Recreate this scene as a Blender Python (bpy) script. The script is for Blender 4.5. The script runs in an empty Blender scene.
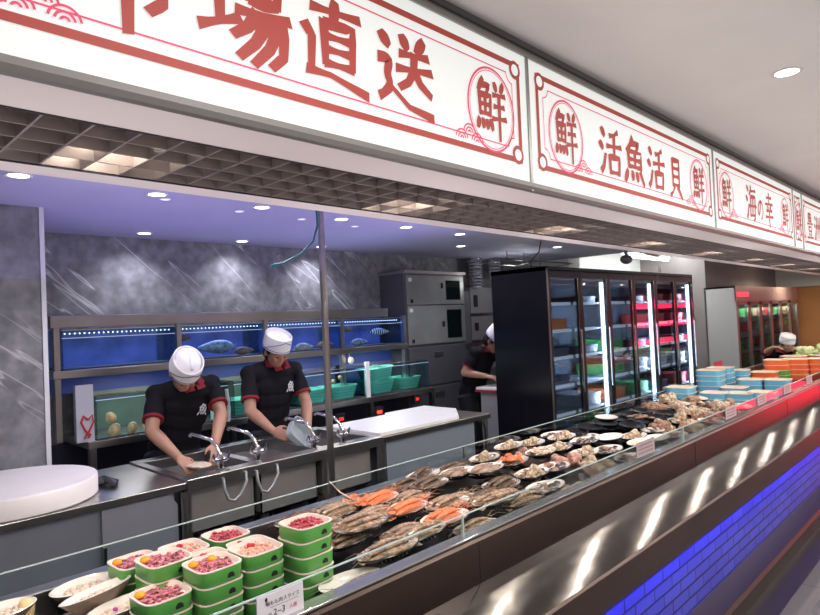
import bpy, bmesh, math, random
from mathutils import Vector, Matrix, Euler
random.seed(7)
C = bpy.context.scene.collection
PI = math.pi

# ------------------------------------------------------------------ materials
MC = {}
def mat(name, col=(.8,.8,.8), rough=.5, metal=0., var=0., vscale=8., bump=0., bscale=40., emit=0., ecol=None, spec=.5, coat=0., sub=0., stretch=None):
    if name in MC: return MC[name]
    m = bpy.data.materials.new(name); m.use_nodes = True
    nt = m.node_tree; b = nt.nodes['Principled BSDF']
    b.inputs['Base Color'].default_value = (*col, 1); b.inputs['Roughness'].default_value = rough
    b.inputs['Metallic'].default_value = metal; b.inputs['Specular IOR Level'].default_value = spec
    b.inputs['Coat Weight'].default_value = coat
    if sub: b.inputs['Subsurface Weight'].default_value = sub; b.inputs['Subsurface Scale'].default_value = .01
    tc = nt.nodes.new('ShaderNodeTexCoord'); mp = nt.nodes.new('ShaderNodeMapping')
    if stretch: mp.inputs['Scale'].default_value = stretch
    nt.links.new(tc.outputs['Object'], mp.inputs['Vector'])
    if var:
        n = nt.nodes.new('ShaderNodeTexNoise'); n.inputs['Scale'].default_value = vscale; n.inputs['Detail'].default_value = 4
        r = nt.nodes.new('ShaderNodeValToRGB'); e = r.color_ramp.elements
        e[0].position = .3; e[1].position = .7
        e[0].color = (*[max(0, c*(1-var)) for c in col], 1); e[1].color = (*[min(1, c*(1+var)) for c in col], 1)
        nt.links.new(mp.outputs[0], n.inputs['Vector']); nt.links.new(n.outputs[0], r.inputs[0]); nt.links.new(r.outputs[0], b.inputs['Base Color'])
    if bump:
        n = nt.nodes.new('ShaderNodeTexNoise'); n.inputs['Scale'].default_value = bscale
        bp = nt.nodes.new('ShaderNodeBump'); bp.inputs['Strength'].default_value = bump; bp.inputs['Distance'].default_value = .01
        nt.links.new(mp.outputs[0], n.inputs['Vector']); nt.links.new(n.outputs[0], bp.inputs['Height']); nt.links.new(bp.outputs[0], b.inputs['Normal'])
    if emit:
        b.inputs['Emission Color'].default_value = (*(ecol or col), 1); b.inputs['Emission Strength'].default_value = emit
    MC[name] = m
    return m

def glass(name, tint=(1,1,1), refl=.12, rough=.02):
    """thin pane: clear, with mirror-like reflection that grows at grazing angles"""
    if name in MC: return MC[name]
    m = bpy.data.materials.new(name); m.use_nodes = True; nt = m.node_tree
    nt.nodes.remove(nt.nodes['Principled BSDF'])
    t = nt.nodes.new('ShaderNodeBsdfTransparent'); t.inputs[0].default_value = (*tint, 1)
    g = nt.nodes.new('ShaderNodeBsdfGlossy'); g.inputs['Roughness'].default_value = rough
    f = nt.nodes.new('ShaderNodeLayerWeight'); f.inputs[0].default_value = refl
    mx = nt.nodes.new('ShaderNodeMixShader'); mth = nt.nodes.new('ShaderNodeMath'); mth.operation = 'MULTIPLY'; mth.inputs[1].default_value = .75
    nt.links.new(f.outputs['Fresnel'], mth.inputs[0]); nt.links.new(mth.outputs[0], mx.inputs[0])
    nt.links.new(t.outputs[0], mx.inputs[1]); nt.links.new(g.outputs[0], mx.inputs[2])
    nt.links.new(mx.outputs[0], nt.nodes['Material Output'].inputs[0])
    MC[name] = m
    return m

def marble(name, col, vein, scale=1.):
    if name in MC: return MC[name]
    m = bpy.data.materials.new(name); m.use_nodes = True; nt = m.node_tree; b = nt.nodes['Principled BSDF']
    b.inputs['Roughness'].default_value = .35
    tc = nt.nodes.new('ShaderNodeTexCoord'); mp = nt.nodes.new('ShaderNodeMapping')
    mp.vector_type = 'TEXTURE'; mp.inputs['Rotation'].default_value = (math.radians(-40), 0, 0); mp.inputs['Scale'].default_value = (1, 4.5/scale, .55/scale)
    n1 = nt.nodes.new('ShaderNodeTexNoise'); n1.inputs['Scale'].default_value = 1.5; n1.inputs['Detail'].default_value = 3; n1.inputs['Distortion'].default_value = .15
    a = nt.nodes.new('ShaderNodeMath'); a.operation = 'SUBTRACT'; a.inputs[1].default_value = .5
    ab = nt.nodes.new('ShaderNodeMath'); ab.operation = 'ABSOLUTE'
    r = nt.nodes.new('ShaderNodeValToRGB'); e = r.color_ramp.elements; e[0].position = 0; e[0].color = (1,1,1,1); e[1].position = .009; e[1].color = (0,0,0,1)
    n2 = nt.nodes.new('ShaderNodeTexNoise'); n2.inputs['Scale'].default_value = 11; n2.inputs['Detail'].default_value = 8
    r2 = nt.nodes.new('ShaderNodeValToRGB'); e = r2.color_ramp.elements
    e[0].position = .35; e[0].color = (*[c*.7 for c in col], 1); e[1].position = .75; e[1].color = (*[c*1.45 for c in col], 1)
    n3 = nt.nodes.new('ShaderNodeTexNoise'); n3.inputs['Scale'].default_value = 1.3
    r3 = nt.nodes.new('ShaderNodeValToRGB'); e = r3.color_ramp.elements; e[0].position = .42; e[0].color = (0,0,0,1); e[1].position = .6; e[1].color = (.8,.8,.8,1)
    ml = nt.nodes.new('ShaderNodeMath'); ml.operation = 'MULTIPLY'
    mx = nt.nodes.new('ShaderNodeMix'); mx.data_type = 'RGBA'; mx.inputs['B'].default_value = (*vein, 1)
    L = nt.links.new
    L(tc.outputs['Object'], mp.inputs[0]); L(mp.outputs[0], n1.inputs['Vector']); L(n1.outputs[0], a.inputs[0]); L(a.outputs[0], ab.inputs[0]); L(ab.outputs[0], r.inputs[0])
    L(tc.outputs['Object'], n2.inputs['Vector']); L(n2.outputs[0], r2.inputs[0]); L(tc.outputs['Object'], n3.inputs['Vector']); L(n3.outputs[0], r3.inputs[0])
    L(r.outputs[0], ml.inputs[0]); L(r3.outputs[0], ml.inputs[1]); L(ml.outputs[0], mx.inputs['Factor']); L(r2.outputs[0], mx.inputs['A']); L(mx.outputs['Result'], b.inputs['Base Color'])
    MC[name] = m
    return m

def bricks(name, c1, c2, mortar, sc, rough=.5, axes='yz', bw=.5, rh=.25, off=.5, msize=.02, bump=.6):
    if name in MC: return MC[name]
    m = bpy.data.materials.new(name); m.use_nodes = True; nt = m.node_tree; b = nt.nodes['Principled BSDF']; b.inputs['Roughness'].default_value = rough
    tc = nt.nodes.new('ShaderNodeTexCoord'); sp = nt.nodes.new('ShaderNodeSeparateXYZ'); cb = nt.nodes.new('ShaderNodeCombineXYZ')
    br = nt.nodes.new('ShaderNodeTexBrick'); br.inputs['Scale'].default_value = sc; br.offset = off
    br.inputs['Color1'].default_value = (*c1, 1); br.inputs['Color2'].default_value = (*c2, 1); br.inputs['Mortar'].default_value = (*mortar, 1)
    br.inputs['Mortar Size'].default_value = msize; br.inputs['Brick Width'].default_value = bw; br.inputs['Row Height'].default_value = rh
    L = nt.links.new
    L(tc.outputs['Object'], sp.inputs[0])
    L(sp.outputs['XYZ'.index(axes[0].upper())], cb.inputs[0]); L(sp.outputs['XYZ'.index(axes[1].upper())], cb.inputs[1])
    L(cb.outputs[0], br.inputs['Vector']); L(br.outputs['Color'], b.inputs['Base Color'])
    bp = nt.nodes.new('ShaderNodeBump'); bp.invert = True; bp.inputs['Strength'].default_value = bump; bp.inputs['Distance'].default_value = .01
    L(br.outputs['Fac'], bp.inputs['Height']); L(bp.outputs[0], b.inputs['Normal'])
    MC[name] = m
    return m

steel   = mat('brushed_steel', (.52,.50,.49), .3, 1., var=.12, vscale=3, bump=.05, bscale=12)
steel_d = mat('dark_steel', (.27,.25,.24), .35, 1., var=.15, vscale=4)
steel_c = mat('counter_steel', (.17,.125,.108), .36, 1., var=.18, vscale=3, stretch=(1,.4,1))
shelf_m = mat('sloped_steel', (.165,.155,.15), .17, .92, var=.10, vscale=2, bump=.22, bscale=6.)
_b = shelf_m.node_tree.nodes['Principled BSDF']; _b.inputs['Anisotropic'].default_value = .9; _b.inputs['Anisotropic Rotation'].default_value = .25
_tg = shelf_m.node_tree.nodes.new('ShaderNodeTangent'); _tg.direction_type = 'RADIAL'; _tg.axis = 'Y'; shelf_m.node_tree.links.new(_tg.outputs[0], _b.inputs['Tangent'])
chrome  = mat('chrome', (.8,.8,.8), .12, 1.)
table_p = mat('grey_panel', (.20,.21,.25), .5, .3, var=.08, vscale=3)
white   = mat('white_paint', (.78,.77,.76), .7)
sofw    = mat('soffit_paint', (.86,.79,.80), .6)
ceilm   = mat('ceiling_paint', (.88,.87,.85), .8, var=.03, vscale=2)
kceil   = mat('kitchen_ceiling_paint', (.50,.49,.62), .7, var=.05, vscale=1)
black   = mat('black_panel', (.006,.006,.010), .22, var=.3, vscale=5)
blackm  = mat('black_matte', (.012,.012,.014), .6)
rubber  = mat('black_rubber', (.02,.02,.025), .5)
marb    = marble('grey_marble', (.18,.18,.195), (.60,.60,.62), 1.6)
glass_c = glass('clear_glass', (.95,.98,.97), .12)
glass_f = glass('freezer_glass', (.82,.88,.95), .22)
glass_t = glass('tank_glass', (.85,.95,1.), .15)
whitepl = mat('white_plastic', (.80,.79,.76), .35, var=.03, vscale=6)
plate_w = mat('plate_cream_glaze', (.80,.74,.66), .18, coat=.4)
plate_b = mat('plate_black_glaze', (.012,.011,.012), .25)
greenbx = mat('green_box_plastic', (.10,.36,.07), .35, var=.06, vscale=3)
bluebx  = mat('blue_box_plastic', (.13,.42,.60), .45, var=.06, vscale=3)
orangebx= mat('orange_box_plastic', (.78,.14,.04), .45)
pinkrim = mat('pink_white_plastic', (.84,.68,.60), .35)
green_bk= mat('green_basket_plastic', (.17,.52,.40), .4, emit=.05, ecol=(.1,.5,.33))
meatred = mat('red_meat', (.50,.06,.08), .3, var=.55, vscale=90, bump=.5, bscale=200, coat=.4)
meatpink= mat('pale_pink_meat', (.76,.42,.30), .35, var=.3, vscale=60, bump=.4, bscale=150, coat=.3)
meatmix = mat('mixed_pink_seafood', (.52,.15,.18), .3, var=.9, vscale=110, bump=.6, bscale=160, coat=.4)
palef   = mat('pale_flesh', (.78,.62,.48), .35, var=.2, vscale=50, bump=.4, bscale=120, coat=.3)
orangef = mat('orange_yolk', (.88,.34,.02), .2, coat=.5)
shr_m   = mat('brown_shrimp_shell', (.34,.22,.14), .3, var=.75, vscale=75, bump=.5, bscale=120, coat=.5)
shr_d   = mat('dark_prawn_shell', (.14,.085,.05), .3, var=.7, vscale=70, bump=.5, bscale=120, coat=.4)
shr_o   = mat('orange_crustacean_shell', (.78,.20,.07), .3, var=.35, vscale=60, bump=.4, bscale=120, coat=.5)
fish_m  = mat('brown_fish_skin', (.30,.19,.13), .3, var=.6, vscale=40, bump=.2, bscale=100, coat=.5)
shell_w = mat('cream_shell', (.50,.38,.26), .4, var=.7, vscale=45, bump=.5, bscale=60)
shell_b = mat('brown_shell', (.30,.17,.11), .4, var=.6, vscale=40, bump=.5, bscale=60)
shell_p = mat('pink_shell', (.50,.27,.21), .4, var=.6, vscale=35, bump=.5, bscale=60)
shell_k = mat('black_mussel_shell', (.05,.04,.045), .3, var=.7, vscale=40, coat=.4)
skin    = mat('skin', (.41,.215,.14), .5, sub=.1)
skin_l  = mat('lips', (.38,.14,.11), .5)
hairm   = mat('black_hair', (.012,.010,.010), .5, bump=.4, bscale=80)
shirtm  = mat('black_polo_cloth', (.010,.009,.012), .85, bump=.3, bscale=14, spec=.2)
collarm = mat('dark_red_cloth', (.20,.012,.022), .8)
hatm    = mat('white_cap_cloth', (.78,.76,.76), .8, bump=.25, bscale=25)
bluepipe= mat('blue_piping', (.03,.06,.45), .6)
signred = mat('sign_red_print', (.34,.055,.045), .6, emit=.17, ecol=(.62,.09,.07))
signmag = mat('sign_crimson_line', (.60,.06,.14), .6, emit=.35, ecol=(.7,.08,.16))

def signface():
    m = bpy.data.materials.new('backlit_sign_face'); m.use_nodes = True; nt = m.node_tree; b = nt.nodes['Principled BSDF']
    b.inputs['Base Color'].default_value = (.42,.42,.41,1); b.inputs['Roughness'].default_value = .6
    b.inputs['Emission Color'].default_value = (.93,.97,.94,1); b.inputs['Emission Strength'].default_value = .60
    return m
signf = signface()

# ------------------------------------------------------------------ mesh builder
def frame(d):
    d = d.normalized(); u = Vector((0,0,1)) if abs(d.z) < .95 else Vector((1,0,0))
    a = d.cross(u).normalized(); return a, a.cross(d).normalized()

class MB:
    def __init__(s, T=None): s.v = []; s.f = []; s.m = []; s.k = 0; s.T = T
    def add(s, vs, fs):
        if s.T is not None: vs = [s.T @ Vector(v) for v in vs]
        o = len(s.v); s.v += [tuple(v) for v in vs]; s.f += [tuple(i+o for i in f) for f in fs]; s.m += [s.k]*len(fs); return s
    def mi(s, k): s.k = k; return s
    def box(s, x0, x1, y0, y1, z0, z1, bev=0):
        bm = bmesh.new(); bmesh.ops.create_cube(bm, size=1)
        for v in bm.verts: v.co = Vector(((x0+x1)/2+v.co.x*(x1-x0), (y0+y1)/2+v.co.y*(y1-y0), (z0+z1)/2+v.co.z*(z1-z0)))
        if bev: bmesh.ops.bevel(bm, geom=bm.edges[:], offset=bev, segments=2, profile=.5, affect='EDGES')
        bm.verts.index_update()
        s.add([v.co.copy() for v in bm.verts], [[v.index for v in f.verts] for f in bm.faces]); bm.free(); return s
    def quad(s, *p): return s.add(p, [tuple(range(len(p)))])
    def tube(s, path, r, seg=10, caps=True, flat=1.):
        P = [Vector(p) for p in path]; R = r if isinstance(r, (list, tuple)) else [r]*len(P)
        vs = []; fs = []; pa = None
        for i, p in enumerate(P):
            d = (P[min(i+1, len(P)-1)]-P[max(i-1, 0)])
            if d.length < 1e-9: d = Vector((0,0,1))
            d.normalize()
            if pa is None: a, b = frame(d)
            else:
                a = (pa - d*pa.dot(d)); a = a.normalized() if a.length > 1e-6 else frame(d)[0]; b = a.cross(d).normalized()
            pa = a
            for k in range(seg):
                t = 2*PI*k/seg; vs.append(p + a*math.cos(t)*R[i] + b*math.sin(t)*R[i]*flat)
        for i in range(len(P)-1):
            for k in range(seg):
                fs.append((i*seg+k, i*seg+(k+1) % seg, (i+1)*seg+(k+1) % seg, (i+1)*seg+k))
        if caps: fs.append(tuple(range(seg-1, -1, -1))); fs.append(tuple((len(P)-1)*seg+k for k in range(seg)))
        return s.add(vs, fs)
    def ell(s, c, r, rot=(0,0,0), nu=14, nv=9):
        M = Euler(rot).to_matrix(); c = Vector(c); vs = []; fs = []
        for j in range(1, nv):
            p = PI*j/nv
            for i in range(nu):
                t = 2*PI*i/nu; vs.append(c + M @ Vector((r[0]*math.sin(p)*math.cos(t), r[1]*math.sin(p)*math.sin(t), r[2]*math.cos(p))))
        n = len(vs); vs += [c + M @ Vector((0,0,r[2])), c + M @ Vector((0,0,-r[2]))]
        for j in range(nv-2):
            for i in range(nu): fs.append((j*nu+i, (j+1)*nu+i, (j+1)*nu+(i+1) % nu, j*nu+(i+1) % nu))
        for i in range(nu): fs.append((n, i, (i+1) % nu)); fs.append((n+1, (nv-2)*nu+(i+1) % nu, (nv-2)*nu+i))
        return s.add(vs, fs)
    def lathe(s, prof, c=(0,0,0), sx=1., sy=1., seg=28, mids=None, sq=0):
        vs = []; c = Vector(c)
        for r, z in prof:
            for k in range(seg):
                t = 2*PI*k/seg; q = 1.
                if sq: q = 1/((abs(math.cos(t))**sq+abs(math.sin(t))**sq)**(1/sq))
                vs.append(c+Vector((r*q*math.cos(t)*sx, r*q*math.sin(t)*sy, z)))
        if s.T is not None: vs = [s.T @ v for v in vs]
        o = len(s.v); s.v += [tuple(v) for v in vs]
        for i in range(len(prof)-1):
            for k in range(seg):
                s.f.append((o+i*seg+k, o+i*seg+(k+1) % seg, o+(i+1)*seg+(k+1) % seg, o+(i+1)*seg+k)); s.m.append(mids[i] if mids else s.k)
        return s
    def prism(s, poly, axis, a, b):
        """poly in the two other axes (in xyz order), extruded along axis a..b"""
        def mk(p, t):
            q = list(p); q.insert('xyz'.index(axis), t); return q
        n = len(poly)
        return s.add([mk(p, a) for p in poly]+[mk(p, b) for p in poly], [tuple(range(n)), tuple(range(2*n-1, n-1, -1))]+[(i, i+n, (i+1) % n+n, (i+1) % n) for i in range(n)])
    def build(s, name, mats, parent=None, smooth=False, world=True, fix=True):
        me = bpy.data.meshes.new(name)
        off = Vector((0,0,0))
        if parent is not None and world:
            p = parent
            while p is not None: off += Vector(p.location); p = p.parent
        me.from_pydata([tuple(Vector(v)-off) for v in s.v], [], s.f)
        if not isinstance(mats, (list, tuple)): mats = [mats]
        for m in mats: me.materials.append(m)
        for p, k in zip(me.polygons, s.m): p.material_index = k; p.use_smooth = smooth
        if fix:
            bm = bmesh.new(); bm.from_mesh(me); bmesh.ops.recalc_face_normals(bm, faces=bm.faces[:]); bm.to_mesh(me); bm.free()
        o = bpy.data.objects.new(name, me); C.objects.link(o)
        if parent is not None: o.parent = parent
        if smooth:
            try: me.set_sharp_from_angle(angle=math.radians(50))
            except Exception: pass
        return o

def tag(o, label, cat, group=None):
    o['label'] = label; o['category'] = cat
    if group: o['group'] = group
    return o
def thing(name, label, cat, loc=(0,0,0), group=None, rz=0):
    o = bpy.data.objects.new(name, None); C.objects.link(o); o.location = loc; o.rotation_euler = (0,0,rz); o.empty_display_size = .1
    return tag(o, label, cat, group)
def struct(name, mb, m, smooth=False):
    o = mb.build(name, m, None, smooth); o['kind'] = 'structure'; return o
def kids(o): return [c for c in ALLK.get(o.name, [])]
ALLK = {}
def copy_tree(o, parent=None):
    c = o.copy(); C.objects.link(c); c.parent = parent
    for ch in list(o.children): copy_tree(ch, c)
    return c
def put(proto, loc, rz=0, label=None, group=None, rx=0, ry=0, sc=1.):
    """first use moves the prototype, later uses copy it with its parts"""
    if proto.get('used'): o = copy_tree(proto)
    else: o = proto
    proto['used'] = 1
    o.location = loc; o.rotation_euler = (rx, ry, rz); o.scale = (sc,)*3
    if label: o['label'] = label
    if group: o['group'] = group
    return o

# ------------------------------------------------------------------ camera (26 mm phone lens, slight roll)
cam = bpy.data.cameras.new('camera'); co = bpy.data.objects.new('camera', cam); C.objects.link(co)
f = 619.; cx, cy = 410., 307.5
Yc = Vector((1015-cx, -(294-cy), -f)).normalized(); Xc = -Vector((-222-cx, -(351-cy), -f)).normalized()
Xc = (Xc - Yc*Xc.dot(Yc)).normalized(); Zc = Xc.cross(Yc)
co.matrix_world = Matrix(((Xc[0],Xc[1],Xc[2],0),(Yc[0],Yc[1],Yc[2],0),(Zc[0],Zc[1],Zc[2],1.65),(0,0,0,1)))
cam.sensor_width = 36; cam.lens = 36*f/820; cam.clip_start = .05; cam.clip_end = 100
bpy.context.scene.camera = co

# ------------------------------------------------------------------ lights
def light(kind, name, loc, energy, col=(1,1,1), size=.2, size_y=None, rot=(0,0,0), spot=None, blend=.6):
    l = bpy.data.lights.new(name, kind); l.energy = energy; l.color = col
    if kind == 'AREA':
        l.size = size
        if size_y: l.shape = 'RECTANGLE'; l.size_y = size_y
    else: l.shadow_soft_size = size
    if spot: l.spot_size = math.radians(spot); l.spot_blend = blend
    o = bpy.data.objects.new(name, l); C.objects.link(o); o.location = loc; o.rotation_euler = rot
    return o

# ================================================================== ROOM SHELL
m = MB()
m.box(-1.3, 7, -3, 30, -.06, 0); 
struct('floor', m, bricks('floor_tiles', (.13,.115,.115), (.11,.10,.10), (.04,.04,.04), 1., .5, 'xy', bw=.6, rh=.6, off=0, msize=.004, bump=.2))
m = MB(); m.box(-5.1, -1.3, -1, 16.2, -.06, 0); struct('floor_kitchen', m, mat('kitchen_floor_resin', (.06,.06,.07), .4, var=.2, vscale=3))
m = MB(); m.box(-.86, -.76, -3, 30, 0, .003); struct('trim_1', m, mat('dark_floor_band', (.03,.025,.05), .25))
m = MB(); m.box(-1.12, -.98, -3, 30, 0, .004); struct('trim_2', m, mat('floor_steel_grate', (.10,.09,.09), .35, .9))
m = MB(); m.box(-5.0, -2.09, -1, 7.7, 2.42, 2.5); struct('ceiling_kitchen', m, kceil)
m = MB(); m.box(-5.0, -1.9, 7.7, 16, 2.86, 2.92).box(-5.0, -2.09, 7.62, 7.7, 2.5, 2.92); struct('ceiling_kitchen_far', m, ceilm)
m = MB(); m.box(-1.36, 7, -3, 30, 2.72, 2.80); struct('ceiling', m, ceilm)
m = MB(); m.box(-5.1, -5.0, -1, 7.6, 0, 2.9); struct('wall_back', m, marb)
m = MB(); m.box(-5.1, -5.0, 7.6, 16.2, 0, 2.9).box(-5.0, -4.35, 7.6, 7.9, 0, 2.9); struct('wall_back_far', m, mat('far_wall_paint', (.62,.63,.60), .7))
m = MB(); m.box(-5.0, -4.06, -1, 1.09, 0, 2.42); struct('wall_left', m, marb)
m = MB(); m.box(-4.07, -4.05, 1.08, 1.105, 0, 2.42); struct('trim_3', m, mat('corner_strip', (.6,.6,.62), .4))
m = MB(); m.box(-5.1, 7, -1.2, -1.0, 0, 2.9); struct('wall_near_end', m, mat('near_wall_paint', (.3,.29,.3), .6))
m = MB(); m.box(-5.0, -3.85, 11.35, 16, 0, 2.86); struct('wall_far_left', m, mat('brown_grey_concrete', (.22,.19,.19), .7, var=.1, vscale=2))
m = MB(); m.box(-3.85, -2.9, 16.0, 16.2, 0, 2.03); struct('wall_far_end', m, mat('orange_brown_wall', (.50,.22,.08), .6, var=.12, vscale=2))
m = MB(); m.box(-3.85, -2.3, 15.8, 16.2, 2.03, 2.86); struct('trim_4', m, mat('bulkhead_paint', (.60,.60,.55), .7))
m = MB(); m.box(6.9, 7.1, -3, 30, 0, 2.9); struct('wall_right', m, mat('far_aisle_wall', (.35,.3,.28), .6))
m = MB(); m.box(-5.1, 7.1, 29.9, 30.1, 0, 2.9); struct('wall_far', m, mat('far_aisle_wall', (.35,.3,.28), .6))

# ------------------------------------------------------------------ overhead beam (soffit, louver, sign boxes); falls very slightly along the shop
OV = []
def over(o):
    o.rotation_euler.x = -.0075; o.location.z -= .0075*o.location.y; OV.append(o); return o
m = MB(); m.box(-1.51, -1.335, -.9, 18, 2.15, 2.70); over(struct('trim_5', m, sofw))
m = MB(); m.box(-2.09, -1.97, -.9, 18, 2.15, 2.86); over(struct('trim_6', m, sofw))
m = MB(); m.box(-1.97, -1.51, -.9, 18, 2.36, 2.42); over(struct('ceiling_louver_void', m, mat('louver_void', (.16,.13,.12), .7)))
t = thing('louver_grid', 'long brown metal grid ceiling louver in the underside of the sign beam', 'louver', (-1.74, 0, 2.15))
m = MB()
for i in range(5): x = -1.965+i*.1135; m.box(x-.003, x+.003, -.9, 18, 2.152, 2.20)
for k in range(172): y = -.9+k*.11; m.box(-1.965, -1.512, y-.003, y+.003, 2.152, 2.20)
m.build('grid', mat('louver_metal', (.33,.28,.27), .4, .4), t); over(t)
m = MB(); m.box(-1.972, -1.966, -.9, 18, 2.147, 2.155).box(-1.514, -1.508, -.9, 18, 2.147, 2.155)
m.build('edge_strip', mat('dark_edge', (.03,.03,.04), .5), t)
lampm = mat('lamp_lens', (1,.95,.85), .4, emit=25, ecol=(1,.9,.75))
for i in range(12):
    y = .67+1.2*i
    t = thing('louver_lamp', 'square warm lamp set above the ceiling louver, one of a row', 'lamp', (-1.82, y, 2.24), 'square lamps above the louver')
    MB().box(-1.89, -1.75, y-.07, y+.07, 2.24, 2.36).build('housing', steel_d, t)
    MB().box(-1.88, -1.76, y-.06, y+.06, 2.232, 2.24).build('lens', lampm, t)
    t.location.z -= .0075*y
    light('AREA', 'louver_light', (-1.80, y, 2.13-.0075*y), 3.6, (1,.90,.78), .03)

# sign boxes ---------------------------------------------------------
SX = -1.32
GL = {
'市': [[(50,99),(52,85)],[(6,76),(94,82)],[(20,62),(22,18)],[(20,58),(80,62),(80,30),(68,20)],[(50,82),(50,-4)]],
'場': [[(2,64),(38,70)],[(20,96),(21,30)],[(0,22),(42,40)],[(52,94),(53,62)],[(52,92),(86,94),(84,62)],[(53,78),(84,79)],[(53,63),(84,64)],[(38,48),(99,54)],[(60,50),(50,34),(34,22)],[(56,40),(92,44),(90,14),(76,0)],[(70,40),(58,20),(40,2)],[(84,40),(74,18),(56,-2)]],
'直': [[(14,86),(88,90)],[(50,101),(46,74)],[(32,74),(33,26)],[(32,72),(76,75),(74,26)],[(34,58),(72,59)],[(34,43),(72,44)],[(33,27),(74,28)],[(4,64),(14,52),(12,14)],[(6,14),(40,14),(98,2)]],
'送': [[(44,98),(54,82)],[(84,101),(70,82)],[(40,74),(92,80)],[(34,54),(98,62)],[(66,78),(64,56),(54,40),(38,30)],[(66,56),(76,42),(96,30)],[(8,92),(22,78)],[(4,60),(26,64),(14,40),(26,32),(8,14)],[(4,12),(26,26),(54,8),(98,2)]],
'鮮': [[(22,100),(4,76)],[(20,88),(42,90),(32,74)],[(8,72),(10,36)],[(8,70),(46,72),(44,36)],[(10,54),(44,55)],[(10,38),(44,39)],[(27,72),(27,38)],[(6,28),(0,10)],[(18,28),(20,12)],[(31,28),(35,12)],[(43,30),(52,12)],[(60,99),(68,84)],[(92,101),(82,84)],[(54,76),(99,80)],[(57,56),(95,59)],[(50,33),(101,38)],[(76,80),(76,-4)]],
'活': [[(10,98),(24,82)],[(0,66),(16,54)],[(4,4),(16,16),(26,44)],[(86,100),(66,90),(46,86)],[(32,62),(101,68)],[(67,90),(66,42)],[(44,42),(46,4)],[(44,40),(90,42),(86,4)],[(46,7),(87,8)]],
'魚': [[(42,101),(30,84),(10,68)],[(38,88),(72,90),(58,72)],[(18,70),(20,34)],[(18,69),(84,71),(81,34)],[(20,52),(82,53)],[(20,36),(82,37)],[(51,70),(51,36)],[(14,26),(-2,0)],[(36,26),(38,6)],[(57,26),(64,6)],[(76,28),(96,0)]],
'貝': [[(26,96),(27,28)],[(26,94),(77,96),(75,28)],[(28,73),(75,74)],[(28,52),(75,53)],[(27,30),(76,31)],[(38,26),(26,12),(4,0)],[(62,26),(78,14),(96,-2)]],
'海': [[(10,98),(24,84)],[(0,68),(16,56)],[(4,6),(14,18),(26,46)],[(50,101),(44,86),(32,74)],[(44,86),(96,90)],[(46,72),(38,14)],[(46,70),(90,72),(84,10),(72,2)],[(28,42),(101,46)],[(38,16),(86,18)],[(68,72),(60,20)]],
'の': [[(56,84),(48,44),(28,14),(12,28),(18,62),(50,86),(82,74),(92,44),(80,16),(58,2)]],
'幸': [[(22,86),(80,89)],[(50,101),(50,66)],[(6,66),(94,70)],[(32,62),(40,50)],[(72,64),(60,50)],[(16,46),(86,49)],[(4,26),(96,31)],[(50,48),(50,-4)]],
'豊': [[(28,98),(30,68)],[(28,96),(74,97),(72,68)],[(30,82),(72,83)],[(44,101),(44,68)],[(58,101),(58,68)],[(30,68),(72,69)],[(10,58),(92,60)],[(30,48),(32,28)],[(30,47),(72,48),(70,28)],[(32,30),(70,31)],[(34,22),(40,12)],[(68,24),(60,12)],[(4,4),(96,8)]],
'洲': [[(8,96),(22,82)],[(0,64),(14,52)],[(4,4),(22,40)],[(42,96),(40,40),(28,4)],[(66,92),(66,10)],[(92,98),(92,-2)],[(32,64),(30,46)],[(54,66),(58,50)],[(78,66),(82,50)]],
}
def glyph(mb, ch, cy_, cz, w, h, x=SX+.004, pen=9.):
    for st in GL[ch]:
        P = [Vector(p) for p in st]
        Q = []
        for i in range(len(P)-1):
            n = 4
            for k in range(n): Q.append(P[i].lerp(P[i+1], k/n))
        Q.append(P[-1])
        if len(P) > 4:                          # round the loop of の
            for _ in range(6): Q = [Q[0]]+[(Q[i-1]+Q[i]*2+Q[i+1])/4 for i in range(1, len(Q)-1)]+[Q[-1]]
        n = len(Q); Lv = []; Rv = []
        hor = abs(P[-1].x-P[0].x) > 1.3*abs(P[-1].y-P[0].y)
        for i, p in enumerate(Q):
            d = (Q[min(i+1, n-1)]-Q[max(i-1, 0)]).normalized(); nn = Vector((-d.y, d.x)); t = i/(n-1)
            wd = pen*(.55 if hor else .68)*(1.18-.5*math.sin(PI*min(1, t*1.05)) if hor else 1.12-.35*t)
            if len(P) == 2 and (P[1]-P[0]).length < 32: wd = pen*.72*(.45+.8*math.sin(PI*(.15+.75*t)))
            skew = d*(wd*.45)*(-1 if i == 0 else 1 if i == n-1 else 0)
            Lv.append(p+nn*wd+skew*.2); Rv.append(p-nn*wd+skew*1.)
        def W(p): return (x, cy_+(p.x/100-.5)*w, cz+(p.y/100-.5)*h)
        vs = [W(p) for p in Lv]+[W(p) for p in Rv]
        mb.add(vs, [(i, i+1, n+i+1, n+i) for i in range(n-1)])
        x += .00006
def ring(mb, cy_, cz, ry, rz, wdt, x=SX+.004, a0=0, a1=2*PI, seg=48):
    vs = []; 
    for k in range(seg+1):
        t = a0+(a1-a0)*k/seg
        vs += [(x, cy_+ry*math.cos(t), cz+rz*math.sin(t)), (x, cy_+(ry-wdt)*math.cos(t), cz+(rz-wdt)*math.sin(t))]
    mb.add(vs, [(2*k, 2*k+2, 2*k+3, 2*k+1) for k in range(seg)])
def disc(mb, cy_, cz, r, x, seg=20): mb.quad(*[(x, cy_+r*math.cos(2*PI*k/seg), cz+r*math.sin(2*PI*k/seg)) for k in range(seg)])
def strip(mb, y0, y1, z0, z1, x=SX+.003): mb.quad((x,y0,z0),(x,y1,z0),(x,y1,z1),(x,y0,z1))
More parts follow.
